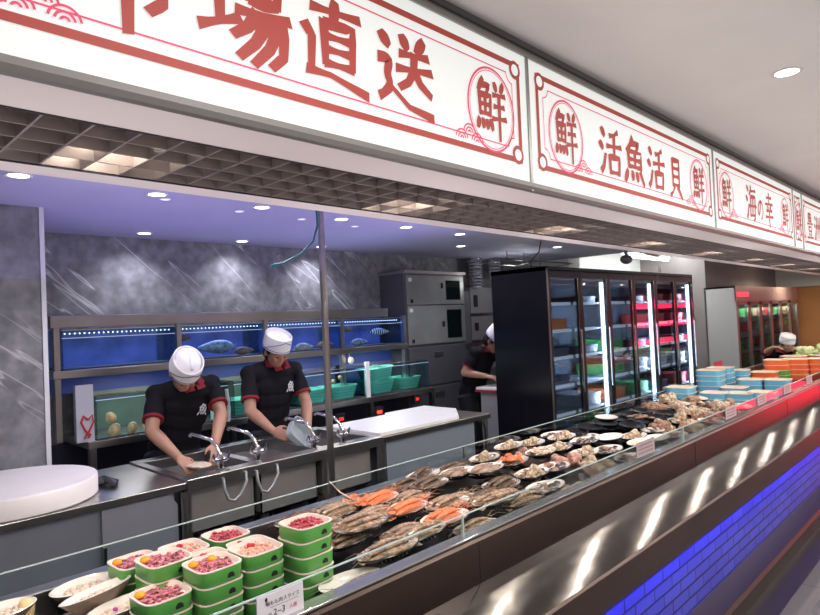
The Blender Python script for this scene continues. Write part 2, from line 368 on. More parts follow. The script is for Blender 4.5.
def sign(y0, y1, label, chars, circles, pen=8.):
    t = thing('sign_box', label, 'sign', (SX, (y0+y1)/2, 2.15))
    zb, zt = 2.183, 2.675
    MB().box(SX-.012, SX, y0+.008, y1-.008, zb, zt).build('lit_face', signf, t)
    m = MB(); m.box(SX-.015, SX+.006, y0-.008, y0+.008, 2.15, 2.69); m.box(SX-.015, SX+.008, y0, y1, zt, 2.70)
    m.prism([(SX-.015, 2.15), (SX+.004, 2.152), (SX+.012, 2.165), (SX+.006, zb), (SX-.015, zb)], 'y', y0, y1)
    m.build('frame', mat('sign_frame_metal', (.32,.31,.30), .4, .6), t)
    a, b = y0+.055, y1-.055; c, d = 2.247, 2.632; th = .021
    m = MB(); strip(m, a, b, c, c+th); strip(m, a, b, d-th, d); strip(m, a, a+th, c+th, d-th); strip(m, b-th, b, c+th, d-th)
    for yy in (a+.03, b-.03):
        for zz in (c+.03, d-.03): disc(m, yy, zz, .036, SX+.0034)
    m.build('border', signred, t, fix=False)
    for yy in (a+.03, b-.03):
        for zz in (c+.03, d-.03): m = MB(); disc(m, yy, zz, .022, SX+.0042); m.build('corner_dot', signf, t, fix=False)
    m = MB(); e = .05; th = .0045
    strip(m, a+e+.04, b-e-.04, c+e, c+e+th); strip(m, a+e+.04, b-e-.04, d-e-th, d-e); strip(m, a+e, a+e+th, c+e+.04, d-e-.04); strip(m, b-e-th, b-e, c+e+.04, d-e-.04)
    for yy, sy in ((a+e, 1), (b-e, -1)):
        for zz, sz in ((c+e, 1), (d-e, -1)):
            a0 = {(1,1):0, (-1,1):PI/2, (-1,-1):PI, (1,-1):1.5*PI}[(sy, sz)]
            ring(m, yy, zz, .042, .042, th, a0=a0, a1=a0+PI/2, seg=10)
    for (yy, wv) in circles:
        ring(m, yy, 2.415, .140, .155, .008); ring(m, yy, 2.415, .128, .143, .003)
        for (dy, dz) in ((.0, .0), (.042, -.026), (-.042, -.026)):
            for r in (.034, .022, .011):
                ring(m, yy+wv*.135+dy, 2.305+dz, r, r, .0055, a0=.15, a1=PI-.15, seg=14, x=SX+.0045)
    m.build('thin_line', signmag, t, fix=False)
    for (ch, yy, zz, w, h) in chars:
        m = MB(); glyph(m, ch, yy, zz, w, h, pen=pen); m.build('character', signred, t, fix=False)
    for (yy, wv) in circles:
        m = MB(); glyph(m, '鮮', yy, 2.418, .17, .205, pen=8.5); m.build('character', signred, t, fix=False)
    return over(t)
sign(-.0, 2.056, 'nearest and largest-looking white lit sign box with the red characters 場直送', [('市',.53,2.43,.25,.25),('場',.82,2.44,.255,.25),('直',1.10,2.435,.235,.245),('送',1.375,2.43,.25,.245)], [(.23,1),(1.815,-1)], pen=9.5)
sign(2.056, 4.127, 'second white lit sign box with the red characters 活魚活貝', [('活',2.735,2.418,.215,.215),('魚',2.99,2.418,.22,.225),('活',3.25,2.418,.21,.215),('貝',3.51,2.410,.18,.215)], [(2.335,1),(3.86,-1)], pen=10)
sign(4.127, 6.078, 'third white lit sign box with the red characters 海の幸', [('海',4.89,2.42,.23,.25),('の',5.11,2.41,.17,.17),('幸',5.34,2.42,.22,.25)], [(4.36,1),(5.81,-1)], pen=8)
sign(6.078, 6.386, 'short white lit sign box showing only one ringed red character', [], [(6.25,1)])
sign(6.386, 8.6, 'farthest white lit sign box, cut off by the right edge of the photo', [('豊',6.66,2.41,.24,.24),('洲',6.96,2.41,.24,.24)], [], pen=8)
m = MB(); m.box(-1.36, -1.30, -.9, 18, 2.70, 2.722); over(struct('trim_7', m, mat('ceiling_gap', (.05,.05,.05), .5)))

# downlights ---------------------------------------------------------
dlm = mat('downlight_lens', (1,1,1), .4, emit=7, ecol=(1,.97,.92))
def downlight(x, y, z, label, group, r=.045, bright=True):
    t = thing('downlight', label, 'light', (x, y, z), group)
    MB().lathe([(r*1.3, -.004), (r*1.3, 0), (r, 0), (r, -.004), (r*1.3, -.004)], (x, y, z)).build('trim_ring', white, t, True)
    MB().lathe([(0, -.002), (r, -.002), (r, .001), (0, .001)], (x, y, z-.001)).build('lens', dlm if bright else mat('dim_lens', (.8,.75,.85), .4, emit=1.0), t)
    return t
for i in range(6):
    downlight(-.70, 3.27+2.4*(i-1) if i else .9, 2.72, 'round recessed downlight in the white aisle ceiling', 'aisle ceiling downlights', .05)
for (x, y) in [(-3.30,.80),(-3.36,1.48),(-3.38,2.16),(-3.47,2.88),(-3.50,3.58),(-3.54,4.31),(-4.12,5.02),(-3.67,6.18)]:
    downlight(x, y, 2.42, 'bright round downlight in the bluish kitchen ceiling', 'bright kitchen downlights in a row')
for (x, y) in [(-3.46,1.57),(-3.57,2.11),(-3.61,2.63),(-3.67,3.18)]:
    downlight(x, y, 2.42, 'small dim round fitting beside a bright kitchen downlight', 'small dim fittings in the kitchen ceiling', .025, False)
for (x, y) in [(-4.72,1.97),(-4.78,2.84),(-4.78,3.7)]:
    downlight(x, y, 2.42, 'round downlight close to the marble wall above the fish tanks', 'downlights along the marble wall')
    light('SPOT', 'wall_wash', (x+.02, y, 2.40), 26, (.88,.88,1), .03, spot=115, rot=(0, .3, 0), blend=1)
for (x, y) in [(-3.34,1.2),(-3.40,2.3),(-3.5,3.6),(-3.9,5.0)]:
    light('SPOT', 'kitchen_spot', (x, y, 2.40), 42, (.93,.90,1), .08, spot=120)
light('AREA', 'ceiling_purple', (-3.6, 2.4, 2.0), 12, (.36,.28,1), 2.2, 3.5, rot=(PI, 0, 0))  # added upward fill without a fitting, stands in for the tanks' purple-blue spill
for y in (1, 3.2, 5.6, 8, 10.5): light('AREA', 'aisle_light', (-.2, y, 2.66), 30, (1,.96,.92), .5)
light('AREA', 'far_kitchen_light', (-4.2, 10, 2.8), 60, (.95,1,1), .3, 3)
light('AREA', 'far_aisle_light', (-3.0, 14.0, 2.2), 30, (1,.85,.65), .6)

w = bpy.data.worlds.new('world'); bpy.context.scene.world = w; w.use_nodes = True
w.node_tree.nodes['Background'].inputs[0].default_value = (.5,.5,.6,1); w.node_tree.nodes['Background'].inputs[1].default_value = .12
vs_ = bpy.context.scene.view_settings; vs_.view_transform = 'Standard'; vs_.exposure = 0; vs_.look = 'None'

# ================================================================== DISPLAY COUNTER
Y0, Y1 = -.4, 15.0
t = thing('display_counter', 'long stainless steel fish counter with low glass sides and a sloped front shelf', 'counter', (-1.83, 0, 0))
MB().box(-2.25, -1.44, Y0, Y1, .70, .77).box(-2.22, -1.45, Y0, Y1, .77, .78).build('display_bed', mat('dark_bed', (.03,.03,.032), .25, var=.3, vscale=12), t)
MB().box(-2.3, -1.44, Y0, Y1, .0, .70).build('cabinet_body', steel_d, t)
m = MB(); m.prism([(-1.475,.82),(-1.475,.862),(-1.46,.866),(-1.435,.862),(-1.42,.85),(-1.42,.69),(-1.475,.69)], 'y', Y0, Y1); m.build('front_panel', steel_c, t)
m = MB(); m.box(-1.478, -1.425, Y0, Y1, .866, .874, .002); m.build('front_glass_channel', mat('clear_channel', (.6,.6,.6), .15, .8), t)
MB().box(-2.27, -2.205, Y0, Y1, .77, .866, .004).build('back_glass_channel', steel, t)
m = MB(); m.prism([(-1.42,.70),(-1.19,.637),(-1.19,.625),(-1.42,.68)], 'y', Y0, Y1); m.build('sloped_shelf', shelf_m, t)
m = MB(); m.prism([(-1.19,.640),(-1.182,.632),(-1.182,.505),(-1.195,.495),(-1.21,.505),(-1.21,.62)], 'y', Y0, Y1); m.build('shelf_fascia', steel_c, t)
MB().box(-1.44, -1.25, Y0, Y1, .0, .62).build('brick_face', bricks('blue_lit_bricks', (.08,.09,.55), (.06,.065,.45), (.015,.015,.12), 1., .35, 'yz', bw=.20, rh=.062, msize=.005), t)  # blue of the LED light is also put into the brick colour
m = MB(); m.prism([(-1.26,0),(-1.26,.115),(-1.13,.10),(-1.115,.085),(-1.115,0)], 'y', Y0, Y1); m.build('bumper_rail', mat('bumper_steel', (.13,.10,.09), .35, 1.), t)
for y in (-.35, 1.75, 3.85, 5.95, 8.05): MB().box(-1.4198, -1.4185, y-.001, y+.001, .69, .85).build('panel_seam', blackm, t)
gf = MB(); gb = MB(); ge = MB()
for k in range(8):
    a, b = -.35+2.06*k, -.35+2.06*(k+1)-.008
    gf.box(-1.456, -1.450, a, b, .87, .948); gb.box(-2.224, -2.218, a, b, .86, .948)
gf.build('front_glass', glass_c, t); gb.build('back_glass', glass('clear_glass_back', (.9,.95,.95), .2), t)
for k in range(8):
    a, b = -.35+2.06*k, -.35+2.06*(k+1)-.008
    ge.box(-1.457, -1.449, a, b, .9475, .9503); ge.box(-2.225, -2.217, a, b, .9475, .9503)
    ge.box(-1.457, -1.449, b, b+.006, .87, .951)
ge.build('glass_edge', mat('glass_edge', (.42,.50,.48), .2), t)
for k in range(9):
    _l = light('AREA', 'brick_led', (-1.200, .2+1.7*k, .50), 8, (.05,.07,1), .02, 1.7, rot=(0, .42, 0)); _l.data.spread = math.radians(75)

# ------------------------------------------------------------------ plates and seafood prototypes (local coords, long axis x)
def oval_plate():
    m = MB(); m.lathe([(0,.0),(.055,.0),(.062,.004),(.10,.020),(.104,.024),(.101,.027),(.097,.024),(.06,.008),(0,.006)], sx=1., sy=.66, seg=32, mids=[1,1,1,1,1,0,0,0,0])
    return m.build('oval_plate', [plate_w, plate_b], None, True)
def shrimp(matl, matl2, name='striped_shrimp', L=.15):
    n = 13; P = []; R = []
    for i in range(n*2):
        t = i/(n*2-1); x = -L/2+L*t
        base = .017*math.sin(PI*min(1, .22+.78*t))**.6*(1-.35*(1-t))
        R.append(base*(1.0 if i % 2 else .82)); P.append((x, .010*math.sin(t*PI), .014+.006*math.sin(t*PI)))
    m = MB(); m.tube(P, R, 10, flat=.75)
    for s in (-1, 1): m.ell((L/2+.002, s*.006, .022), (.004,.003,.003), nu=6, nv=4)
    o = m.build(name, matl, None, True)
    tag(o, 'x', 'shrimp')
    f = MB()
    for a in (-.6,-.25,.1,.45): f.tube([(-L/2+.004, 0, .012), (-L/2-.014, math.tan(a)*.014, .010), (-L/2-.024, math.tan(a)*.026, .009)], [.004,.007,.003], 6, flat=.35)
    f.build('tail_fan', matl2, o, True)
    g = MB()
    for k in range(7):
        for s in (-1, 1): x = -L*.3+k*L*.09; g.tube([(x, s*.008, .012), (x+.004, s*.021, .012), (x+.006, s*.026, .004)], [.0018,.0015,.001], 4)
    g.build('legs', matl2, o)
    a = MB()
    for s in (-1, 1): a.tube([(L/2, s*.004, .020), (L/2+.03, s*.016, .030), (L/2+.062, s*.03, .022)], [.0013,.0009,.0005], 4)
    a.build('antennae', matl2, o)
    return o
def crab_claws():
    m = MB(); m.ell((0,0,.022), (.045,.034,.015)); m.ell((.02,0,.028), (.02,.02,.01))
    o = m.build('orange_crab', shr_o, None, True); tag(o, 'x', 'crab')
    for s in (-1, 1):
        g = MB(); g.tube([(.02, s*.025, .022), (.055, s*.042, .026), (.080, s*.03, .026), (.10, s*.014, .024)], [.007,.010,.012,.004], 8); g.tube([(.080, s*.034, .026), (.096, s*.030, .024)], [.006,.002], 6); g.build('claw', shr_o, o, True)
        g = MB()
        for k in range(3): x = .01-.022*k; g.tube([(x, s*.028, .02), (x-.012, s*.055, .034), (x-.03, s*.075, .008)], [.006,.005,.002], 6)
        g.build('legs', shr_o, o, True)
    return o
def fish(matl, L=.17, name='brown_fish', fat=1.):
    m = MB(); P = []; R = []
    for i in range(14):
        t = i/13; P.append((-L/2+L*t, 0, .016)); R.append((.003+.021*math.sin(PI*t**.75)**.9 if t < .98 else .004)*fat)
    m.tube(P, R, 12, flat=.7)
    o = m.build(name, matl, None, True); tag(o, 'x', 'fish')
    g = MB(); g.prism([(-L/2+.008, .0), (-L/2-.022, .022), (-L/2-.014, 0), (-L/2-.022, -.022)], 'z', .014, .018); g.build('tail_fin', matl, o)
    g = MB(); g.prism([(L*.15, .018), (0, .034), (-L*.2, .026), (-L*.2, .014)], 'z', .014, .017); g.build('fin', matl, o)
    g = MB()
    for s in (-1, 1): g.ell((L*.40, s*.009, .021), (.0035,.002,.0035), nu=8, nv=5)
    g.build('eye', blackm, o, True)
    return o
def whelk(matl, name='whelk_shell'):
    m = MB(); P = []; R = []
    for i in range(40):
        t = i/39; a = t*PI*2*3.2; r = .020*(1-t)**1.1
        P.append((-.018+.056*t, r*math.cos(a), .024+r*math.sin(a))); R.append((.0185*(1-t)+.0015)*(1+.22*math.sin(i*1.9)))
    m.tube(P, R, 8); m.ell((-.016,-.004,.02), (.022,.019,.018), nu=12, nv=8)
    o = m.build(name, matl, None, True); tag(o, 'x', 'shell'); 
    MB().ell((-.026,-.016,.018), (.012,.007,.011), rot=(0,0,.6), nu=10, nv=6).build('opening', mat('shell_mouth', (.55,.22,.15), .4), o, True)
    return o
def clam(matl, name='clam', r=.024, seg=20):
    o = None
    for s in (1, -1):
        m = MB(); vs = []; fs = []
        for j in range(6):
            q = (j/5)
            for k in range(seg):
                tt = 2*PI*k/seg; rad = r*q*(1+.08*math.cos(tt)); rib = 1+.05*((k % 2)*2-1)*q
                vs.append((rad*rib*math.cos(tt), rad*rib*math.sin(tt)*.85, s*(r*.27)*(1-q**2)+r*.3))
        for j in range(5):
            for k in range(seg): fs.append((j*seg+k, j*seg+(k+1) % seg, (j+1)*seg+(k+1) % seg, (j+1)*seg+k))
        m.add(vs, fs)
        if o is None: o = m.build(name, matl, None, True); tag(o, 'x', 'shellfish')
        else: m.build('lower_valve', matl, o, True)
    return o
def scallop():
    m = MB(); vs = []; fs = []; seg = 26
    for j in range(6):
        q = j/5
        for k in range(seg):
            a = -PI*.62+PI*1.24*k/(seg-1); rr = .036*q*(1+.06*(k % 2)*q)
            vs.append((rr*math.cos(a)-.012, rr*math.sin(a), .004+.011*math.sin(PI*q*.8)+.0015*(k % 2)*q))
    for j in range(5):
        for k in range(seg-1): fs.append((j*seg+k, j*seg+k+1, (j+1)*seg+k+1, (j+1)*seg+k))
    m.add(vs, fs); o = m.build('scallop_shell', shell_w, None, True); tag(o, 'x', 'shellfish')
    MB().ell((.008,0,.017), (.014,.014,.006), nu=12, nv=6).build('scallop_meat', palef, o, True)
    return o
P_plate = oval_plate(); tag(P_plate, 'x', 'plate')
P_shr = shrimp(shr_m, shr_m); P_drk = shrimp(shr_d, shr_d, 'dark_prawn', .16); P_org = shrimp(shr_o, shr_o, 'orange_prawn', .14)
P_crab = crab_claws(); P_fish = fish(fish_m); P_whk = whelk(shell_p); P_whb = whelk(shell_b, 'brown_whelk'); P_whw = whelk(shell_w, 'cream_whelk')
P_clam = clam(shell_w); P_clb = clam(shell_b, 'brown_clam'); P_mus = clam(shell_k, 'black_mussel', .02); P_red = clam(shell_p, 'pink_clam', .026); P_sca = scallop()

# plates: x, y, z, heading, tilt, content, plate label
DZ = .78
PL = [
 (-2.13,1.49,.835,-.9,.06,'drk','plate holding a grey prawn, nearest the back glass beside the green boxes','prawns on the plate nearest the back glass beside the green boxes','grey-brown prawn on the plate nearest the back glass'),
 (-2.06,1.62,.850,-.8,.05,'shr','plate of striped shrimps just right of the grey prawn plate','','striped shrimp on the plate right of the grey prawn plate'),
 (-1.96,1.45,.845,-.8,.06,'shr','plate of striped shrimps directly behind the tallest green stack','','striped shrimp behind the tallest green stack'),
 (-2.01,1.80,.865,-.75,.05,'org','plate heaped with orange prawns, farthest back of the three orange plates','','orange prawn on the farthest back orange plate'),
 (-1.85,1.63,.865,-.8,.06,'shr','beige shrimp plate between two orange prawn plates, on the left','','striped shrimp on the plate left of the middle orange plate'),
 (-1.77,1.50,.885,-.85,.05,'shr','raised shrimp plate resting on a lower shrimp plate near the green boxes','','striped shrimp on the raised plate near the green boxes'),
 (-1.80,1.44,.840,-.7,.03,'shr','lower shrimp plate half hidden under the raised one','','striped shrimp on the half hidden lower plate'),
 (-1.82,1.78,.865,-.8,.05,'org','middle plate of orange prawns','','orange prawn on the middle orange plate'),
 (-1.94,1.93,.850,-.75,.05,'shr','shrimp plate behind the middle orange plate','','striped shrimp behind the middle orange plate'),
 (-1.60,1.63,.850,-1.15,.18,'shr','large tilted shrimp plate near the front glass','','striped shrimp on the large tilted plate near the front glass'),
 (-1.58,1.46,.845,-1.1,.16,'shr','tilted shrimp plate beside the front glass, second from the green boxes','','striped shrimp on the tilted plate second from the green boxes'),
 (-1.57,1.28,.800,-.9,.05,'shr','white oval plate low on the bed right beside the tallest green stack','','single striped shrimp low beside the tallest green stack'),
 (-1.62,1.80,.860,-.8,.05,'org','plate of orange prawns nearest the front glass','','orange prawn on the plate nearest the front glass'),
 (-1.72,1.93,.865,-.8,.05,'shr','beige shrimp plate behind the nearest orange plate','','striped shrimp behind the nearest orange plate'),
 (-1.54,1.90,.810,-.9,.05,'shr','reddish shrimp heap plate squeezed by the front glass seam','','striped shrimp by the front glass seam'),
 (-2.13,2.22,.865,-.5,.04,'drk','dark plate of long brown prawns sticking up at the back','','dark long prawn on the plate at the back'),
 (-2.10,2.07,.850,-.6,.03,'drk','flat dark plate of prawns in front of the long brown ones','','dark prawn on the flat plate below the long prawns'),
 (-1.98,2.10,.870,-.7,.04,'drk','white oval plate of dark prawns left of the two fish plates','','dark prawn on the plate left of the fish'),
 (-1.88,2.40,.895,-.75,.05,'fsh','upper plate with brown whole fish','','brown whole fish on the upper fish plate'),
 (-2.00,2.33,.875,-.75,.04,'fsh','lower plate with brown whole fish, left of the upper fish plate','','brown whole fish on the lower fish plate'),
 (-1.61,2.12,.860,-1.1,.14,'shr','tilted white plate with shrimps in front of the fish plates','','striped shrimp on the tilted plate before the fish'),
 (-1.77,2.06,.835,-.9,.08,'shr','shrimp plate with pale legs left of the tilted white plate','','striped shrimp with pale legs below the fish plates'),
 (-1.77,2.37,.840,-.8,.02,'drk','low plate underneath the upper fish plate','','dark prawn underneath the fish plate'),
 (-1.91,2.66,.875,-.7,.06,'crb','white plate with red-brown claws behind the fish plates','','red-brown prawn claws on the white plate behind the fish'),
 (-2.12,2.70,.860,-.6,.05,'shl','plate of cream shells at the back glass behind the fish','','cream shell on the plate behind the fish'),
 (-2.12,2.93,.885,-.6,.05,'shl','raised plate of cream shells next to the pink whelks','','cream shell on the raised plate by the whelks'),
 (-1.90,2.92,.880,-.7,.05,'sca','large plate of open scallops','','open scallop on the large plate'),
 (-1.56,2.42,.850,-.8,.06,'mus','white plate with a dark mussel heap near the front glass','','dark mussel on the white plate near the front glass'),
 (-2.12,3.42,.870,-.7,.03,'mus','small plate of dark shells at the back glass left of the black trays','','dark shell on the small back plate'),
 (-2.03,3.36,.875,-.7,.05,'shl','plate of mixed shells in front of the black trays','','mixed shell on the plate before the black trays'),
 (-1.86,3.33,.875,-.75,.05,'mus','plate of small dark mussels and cream shell in the middle','','small dark mussel on the middle plate'),
 (-1.79,3.50,.875,-.7,.03,'emp','empty white oval plate in front of the black trays','',''),
 (-1.69,3.28,.850,-.7,.05,'mus','plate of mussels behind the first price card','','mussel behind the first price card'),
 (-1.60,3.52,.860,-.7,.05,'pal','pale oval plate of squid behind the first price card','','pale squid piece behind the first price card'),
 (-1.56,3.28,.820,-.8,.04,'mus','low mussel plate pressed to the front glass by the price card','','mussel beside the first price card'),

 (-1.74,2.20,.825,-.8,.05,'drk','low dark prawn plate before the fish','','dark prawn on the low plate before the fish'),
 (-1.57,2.25,.830,-1.0,.12,'shr','plate of shrimps leaning on the front glass past the seam','','striped shrimp on the plate leaning past the seam'),
 (-2.13,1.97,.830,-.6,.04,'drk','low back plate of dark prawns behind the orange plates','','dark prawn on the low back plate'),
 (-1.70,1.66,.820,-.8,.04,'shr','lower plate of shrimps wedged between the orange plates','','striped shrimp on the lower wedged plate'),
 (-2.13,2.45,.850,-.7,.03,'drk','dark plate behind the fish at the back glass','','dark prawn behind the fish at the back glass'),
 (-1.75,2.60,.850,-.7,.05,'shl','plate of brown shells next to the red-streaked clams','','brown shell next to the red-streaked clams'),
 (-2.00,2.52,.840,-.7,.04,'shl','plate of small shells between fish and claws','','small shell between fish and claws'),
 (-1.97,2.76,.855,-.7,.04,'mus','dark mussel plate left of the scallops','','dark mussel left of the scallops'),
 (-1.73,2.76,.850,-.8,.04,'mus','mussel plate in front of the scallops','','dark mussel in front of the scallops'),
 (-2.13,3.17,.860,-.7,.04,'shl','plate of shells at the back glass by the whelks','','shell on the plate at the back by the whelks'),
 (-1.94,3.17,.855,-.7,.04,'shl','plate of shells right of the whelk tray','','shell right of the whelk tray'),
 (-1.76,3.14,.850,-.7,.04,'shl','plate of cream shells in the middle right of the scallops','','cream shell in the middle right of the scallops'),
 (-1.96,3.53,.850,-.7,.04,'mus','mussel plate touching the black trays','','mussel on the plate touching the black trays'),
 (-1.60,3.72,.850,-.7,.04,'pal','pale oval plate of squid right of the first price card','','pale squid'),
 (-1.74,3.72,.850,-.7,.04,'shl','plate of shells before the black trays near the glass','','shell before the black trays near the glass'),
 (-1.56,3.92,.840,-.7,.04,'mus','mussel plate at the front glass before the far shells','','mussel at the front glass before the far shells'),
]
protos = dict(shr=P_shr, drk=P_drk, org=P_org, fsh=P_fish, shl=P_clam, sca=P_sca, mus=P_mus)
def rot_off(h, dx, dy): return dx*math.cos(h)-dy*math.sin(h), dx*math.sin(h)+dy*math.cos(h)
for (x, y, z, h, tilt, kind, plab, g, ilab) in PL:
    hd = h+PI/2+.75
    R = Euler((0, 0, hd)).to_matrix() @ Euler((0, 0, 0)).to_matrix()
    big = 1.12
    T = Matrix.Rotation(tilt, 3, Vector((.7,-.7,0)).normalized()) @ Euler((0,0,hd)).to_matrix()
    e = T.to_euler()
    p = put(P_plate, (x, y, z), e.z, plab if plab.startswith(('plate','large','dark','white','small','empty','pale','lower','upper','raised')) else plab, None, e.x, e.y, big)
    p['label'] = 'oval ' + plab if not plab.startswith(('white oval','empty','pale oval')) else plab
    N = T @ Vector((0,0,1))
    def setit(pr, dx, dy, dz, dr, sc, lab, grp):
        q = Vector((x,y,z)) + T @ Vector((dx, dy, .008*big+dz)); e2 = (T @ Euler((0,0,dr)).to_matrix() @ Euler((random.uniform(-.5,.5),random.uniform(-.5,.5),0) if kind in ('shl','sca','mus') else (0,0,0)).to_matrix()).to_euler()
        put(pr, q, e2.z, lab, grp, e2.x, e2.y, sc)
    if kind in ('shr','drk','org'):
        rows = [(-.036,0,0),(-.012,.003,.1),(.014,0,-.08),(.037,0,.06),(-.02,.017,.05),(.010,.018,-.05)]
        if 'single' in ilab: rows = [(-.015,0,.1)]
        if 'long' in plab: rows = [(-.02,0,.05),(.015,.004,-.1),(0,.02,0)]
        for (dy, dz, dr) in rows:
            setit(protos[kind], random.uniform(-.008,.008), dy, dz, dr+random.uniform(-.1,.1)+(PI if random.random() < .3 else 0), random.uniform(1.0,1.15), ilab, ilab+' group' if len(rows) > 1 else None)
    elif kind == 'fsh':
        for dy, dz in ((-.026,0),(.022,.002)): setit(P_fish, 0, dy, dz, random.uniform(-.06,.06), 1., ilab, ilab+' pair')
    elif kind == 'crb':
        for dy in (-.03,.0,.03): setit(P_drk, .01, dy, 0, random.uniform(-.3,.3), .7, ilab, ilab+' group')
        setit(P_crab, .0, 0, .012, .4, .9, 'orange-red crab on the white plate behind the fish plates', None)
    elif kind in ('shl','sca','mus'):
        n = 15
        for k in range(n):
            a = k*2.4; r = .006+.078*math.sqrt(k/n)
            pr = protos[kind] if kind != 'shl' else (P_clam, P_clb, P_whw, P_mus, P_clam)[k % 5]
            if kind == 'mus' and k % 4 == 3: pr = P_clb
            setit(pr, r*math.cos(a), r*math.sin(a)*.62, .004+.010*(k % 2), a, random.uniform(.65,.95), ilab, ilab+' group')
    elif kind == 'pal':
        m = MB()
        for k in range(5): a = k*1.25; m.ell((.03*math.cos(a), .022*math.sin(a), .018), (.034,.015,.009), rot=(0,0,a), nu=10, nv=6)
        o = m.build('squid', palef, None, True); tag(o, 'pale squid pieces heaped on the oval plate '+('behind' if y < 3.6 else 'right of')+' the first price card', 'squid'); o.location = (x,y,z+.004)
# orange crab with raised antenna at the back left, on its own plate
o = put(P_plate, (-2.13,1.79,.835), .4, 'oval plate under the orange crab with a raised leg at the back glass', None, 0, 0, .95)
cr = put(P_crab, (-2.13,1.78,.843), 2.2, 'orange crab with one long pale leg raised, left of the orange prawn plates')
MB().tube([(-2.11,1.80,.87),(-2.10,1.86,.90),(-2.085,1.91,.945)], [.003,.003,.002], 6).build('raised_leg', mat('pale_leg', (.85,.6,.45), .4), cr)
# loose shells near front glass
for k, (x, y, s) in enumerate([(-2.02,2.86,1.1),(-2.09,3.02,1.05),(-1.98,3.06,1.1),(-2.10,3.10,1.1),(-1.80,2.93,1.2),(-1.76,2.87,1.2),(-1.74,2.99,1.2)]):
    put(P_whk, (x, y, DZ+.055), random.uniform(0,6), 'pinkish whelk shell lying among the scallop plates', 'pink whelks around the scallop plates', sc=s)
o = tag(MB().box(-2.06,-1.70,2.84,3.15,.782,.835,.01).build('ice_tray', mat('dark_tray_metal', (.05,.05,.05), .3, .5)), 'dark low tray under the pink whelks', 'tray')
for k, (x, y) in enumerate([(-1.66,2.47),(-1.60,2.58),(-1.70,2.56),(-1.64,2.66)]):
    put(P_red, (x, y, DZ+.05), random.uniform(0,6), 'red-streaked clam in the heap behind the dark mussel plate', 'red-streaked clams', sc=1.25)
for k, (x, y) in enumerate([(-1.53,2.60),(-1.52,2.68),(-1.56,2.74),(-1.50,2.77)]):
    put(P_clam, (x, y, DZ+.03), random.uniform(0,6), 'yellow-cream clam at the foot of the front glass', 'cream clams at the front glass', sc=1.5)
for k, (x, y, s) in enumerate([(-1.70,3.10,1.3),(-1.54,2.92,1.4),(-1.56,3.06,1.3),(-1.63,2.98,1.3)]):
    put(P_whw, (x, y, DZ+.02), random.uniform(0,6), 'large rounded cream shell between the scallops and the price card', 'large cream shells', sc=s*1.1)
# long stack of black trays
t0 = None
def tray():
    m = MB(); m.lathe([(0,0),(.11,0),(.135,.014),(.137,.018),(.130,.018),(.108,.005),(0,.005)], sx=1., sy=.62, seg=30, mids=[0,0,0,0,0,0]); o = m.build('black_oval_tray', plate_b, None, True); return tag(o, 'x', 'tray')
P_tray = tray()
k = 0
for iy in range(6):
    for lv in range(4):
        yy = 3.62+iy*.20
        for ix, xx in enumerate((-2.09, -1.88)):
            if ix == 1 and lv >= 2 and iy in (0,1): continue
            put(P_tray, (xx+random.uniform(-.02,.02), yy+random.uniform(-.02,.02), DZ+.002+lv*.030+ix*.0), 2.2+random.uniform(-.15,.15), 'black glazed oval tray in the long dark stack before the freezers', 'black oval trays stacked before the freezers')
put(P_plate, (-2.05,3.98,DZ+.125), 2.1, 'white oval plate lying on top of the black tray stack', None, .02, .02, 1.15)
for k in range(9):
    a = k*2.4; r = .02+.014*k**.8*.9
    put(P_clb, (-1.93+r*math.cos(a), 4.22+r*math.sin(a)*.6, DZ+.122+.01*(k % 2)), a, 'brown clam heaped on the black trays', 'brown clams on the black trays', sc=1.)
# far shell section: rows of black-edged dishes heaped with shells
kinds = [P_whb, P_clam, P_whw, P_clb, P_mus]
rnd = random.Random(3); cells = 0
for iy in range(6):
    for ix in range(4):
        x = -2.10+ix*.185+rnd.uniform(-.02,.02); y = (3.92 if ix > 1 else 4.85)+iy*(.27 if ix > 1 else .12)+rnd.uniform(-.03,.03)
        if ix <= 1 and iy > 4: continue
        zz = DZ+.035+.018*((ix+iy) % 3)+(.03 if ix < 2 else 0)
        hh = 2.1+rnd.uniform(-.4,.4)
        put(P_plate, (x, y, zz), hh, 'black-edged oval dish heaped with shells on the far half of the counter', 'shell dishes on the far half of the counter', rnd.uniform(-.06,.06), rnd.uniform(-.06,.06), 1.1)
        pr = kinds[(ix*2+iy) % 5]; cells += 1
        nm = {P_whb:'brown whelk', P_clam:'cream clam', P_whw:'cream whelk', P_clb:'brown clam', P_mus:'dark mussel'}[pr]
        for k in range(7):
            a = k*2.4; r = .012+.024*math.sqrt(k)
            dx, dy = rot_off(hh, r*math.cos(a), r*math.sin(a)*.62)
            put(pr, (x+dx, y+dy, zz+.012+.014*(k % 2)), a, nm+' heaped on the dishes of the far half of the counter', nm+'s on the far dishes', rnd.uniform(-.5,.5), rnd.uniform(-.5,.5), rnd.uniform(.75,1.1))

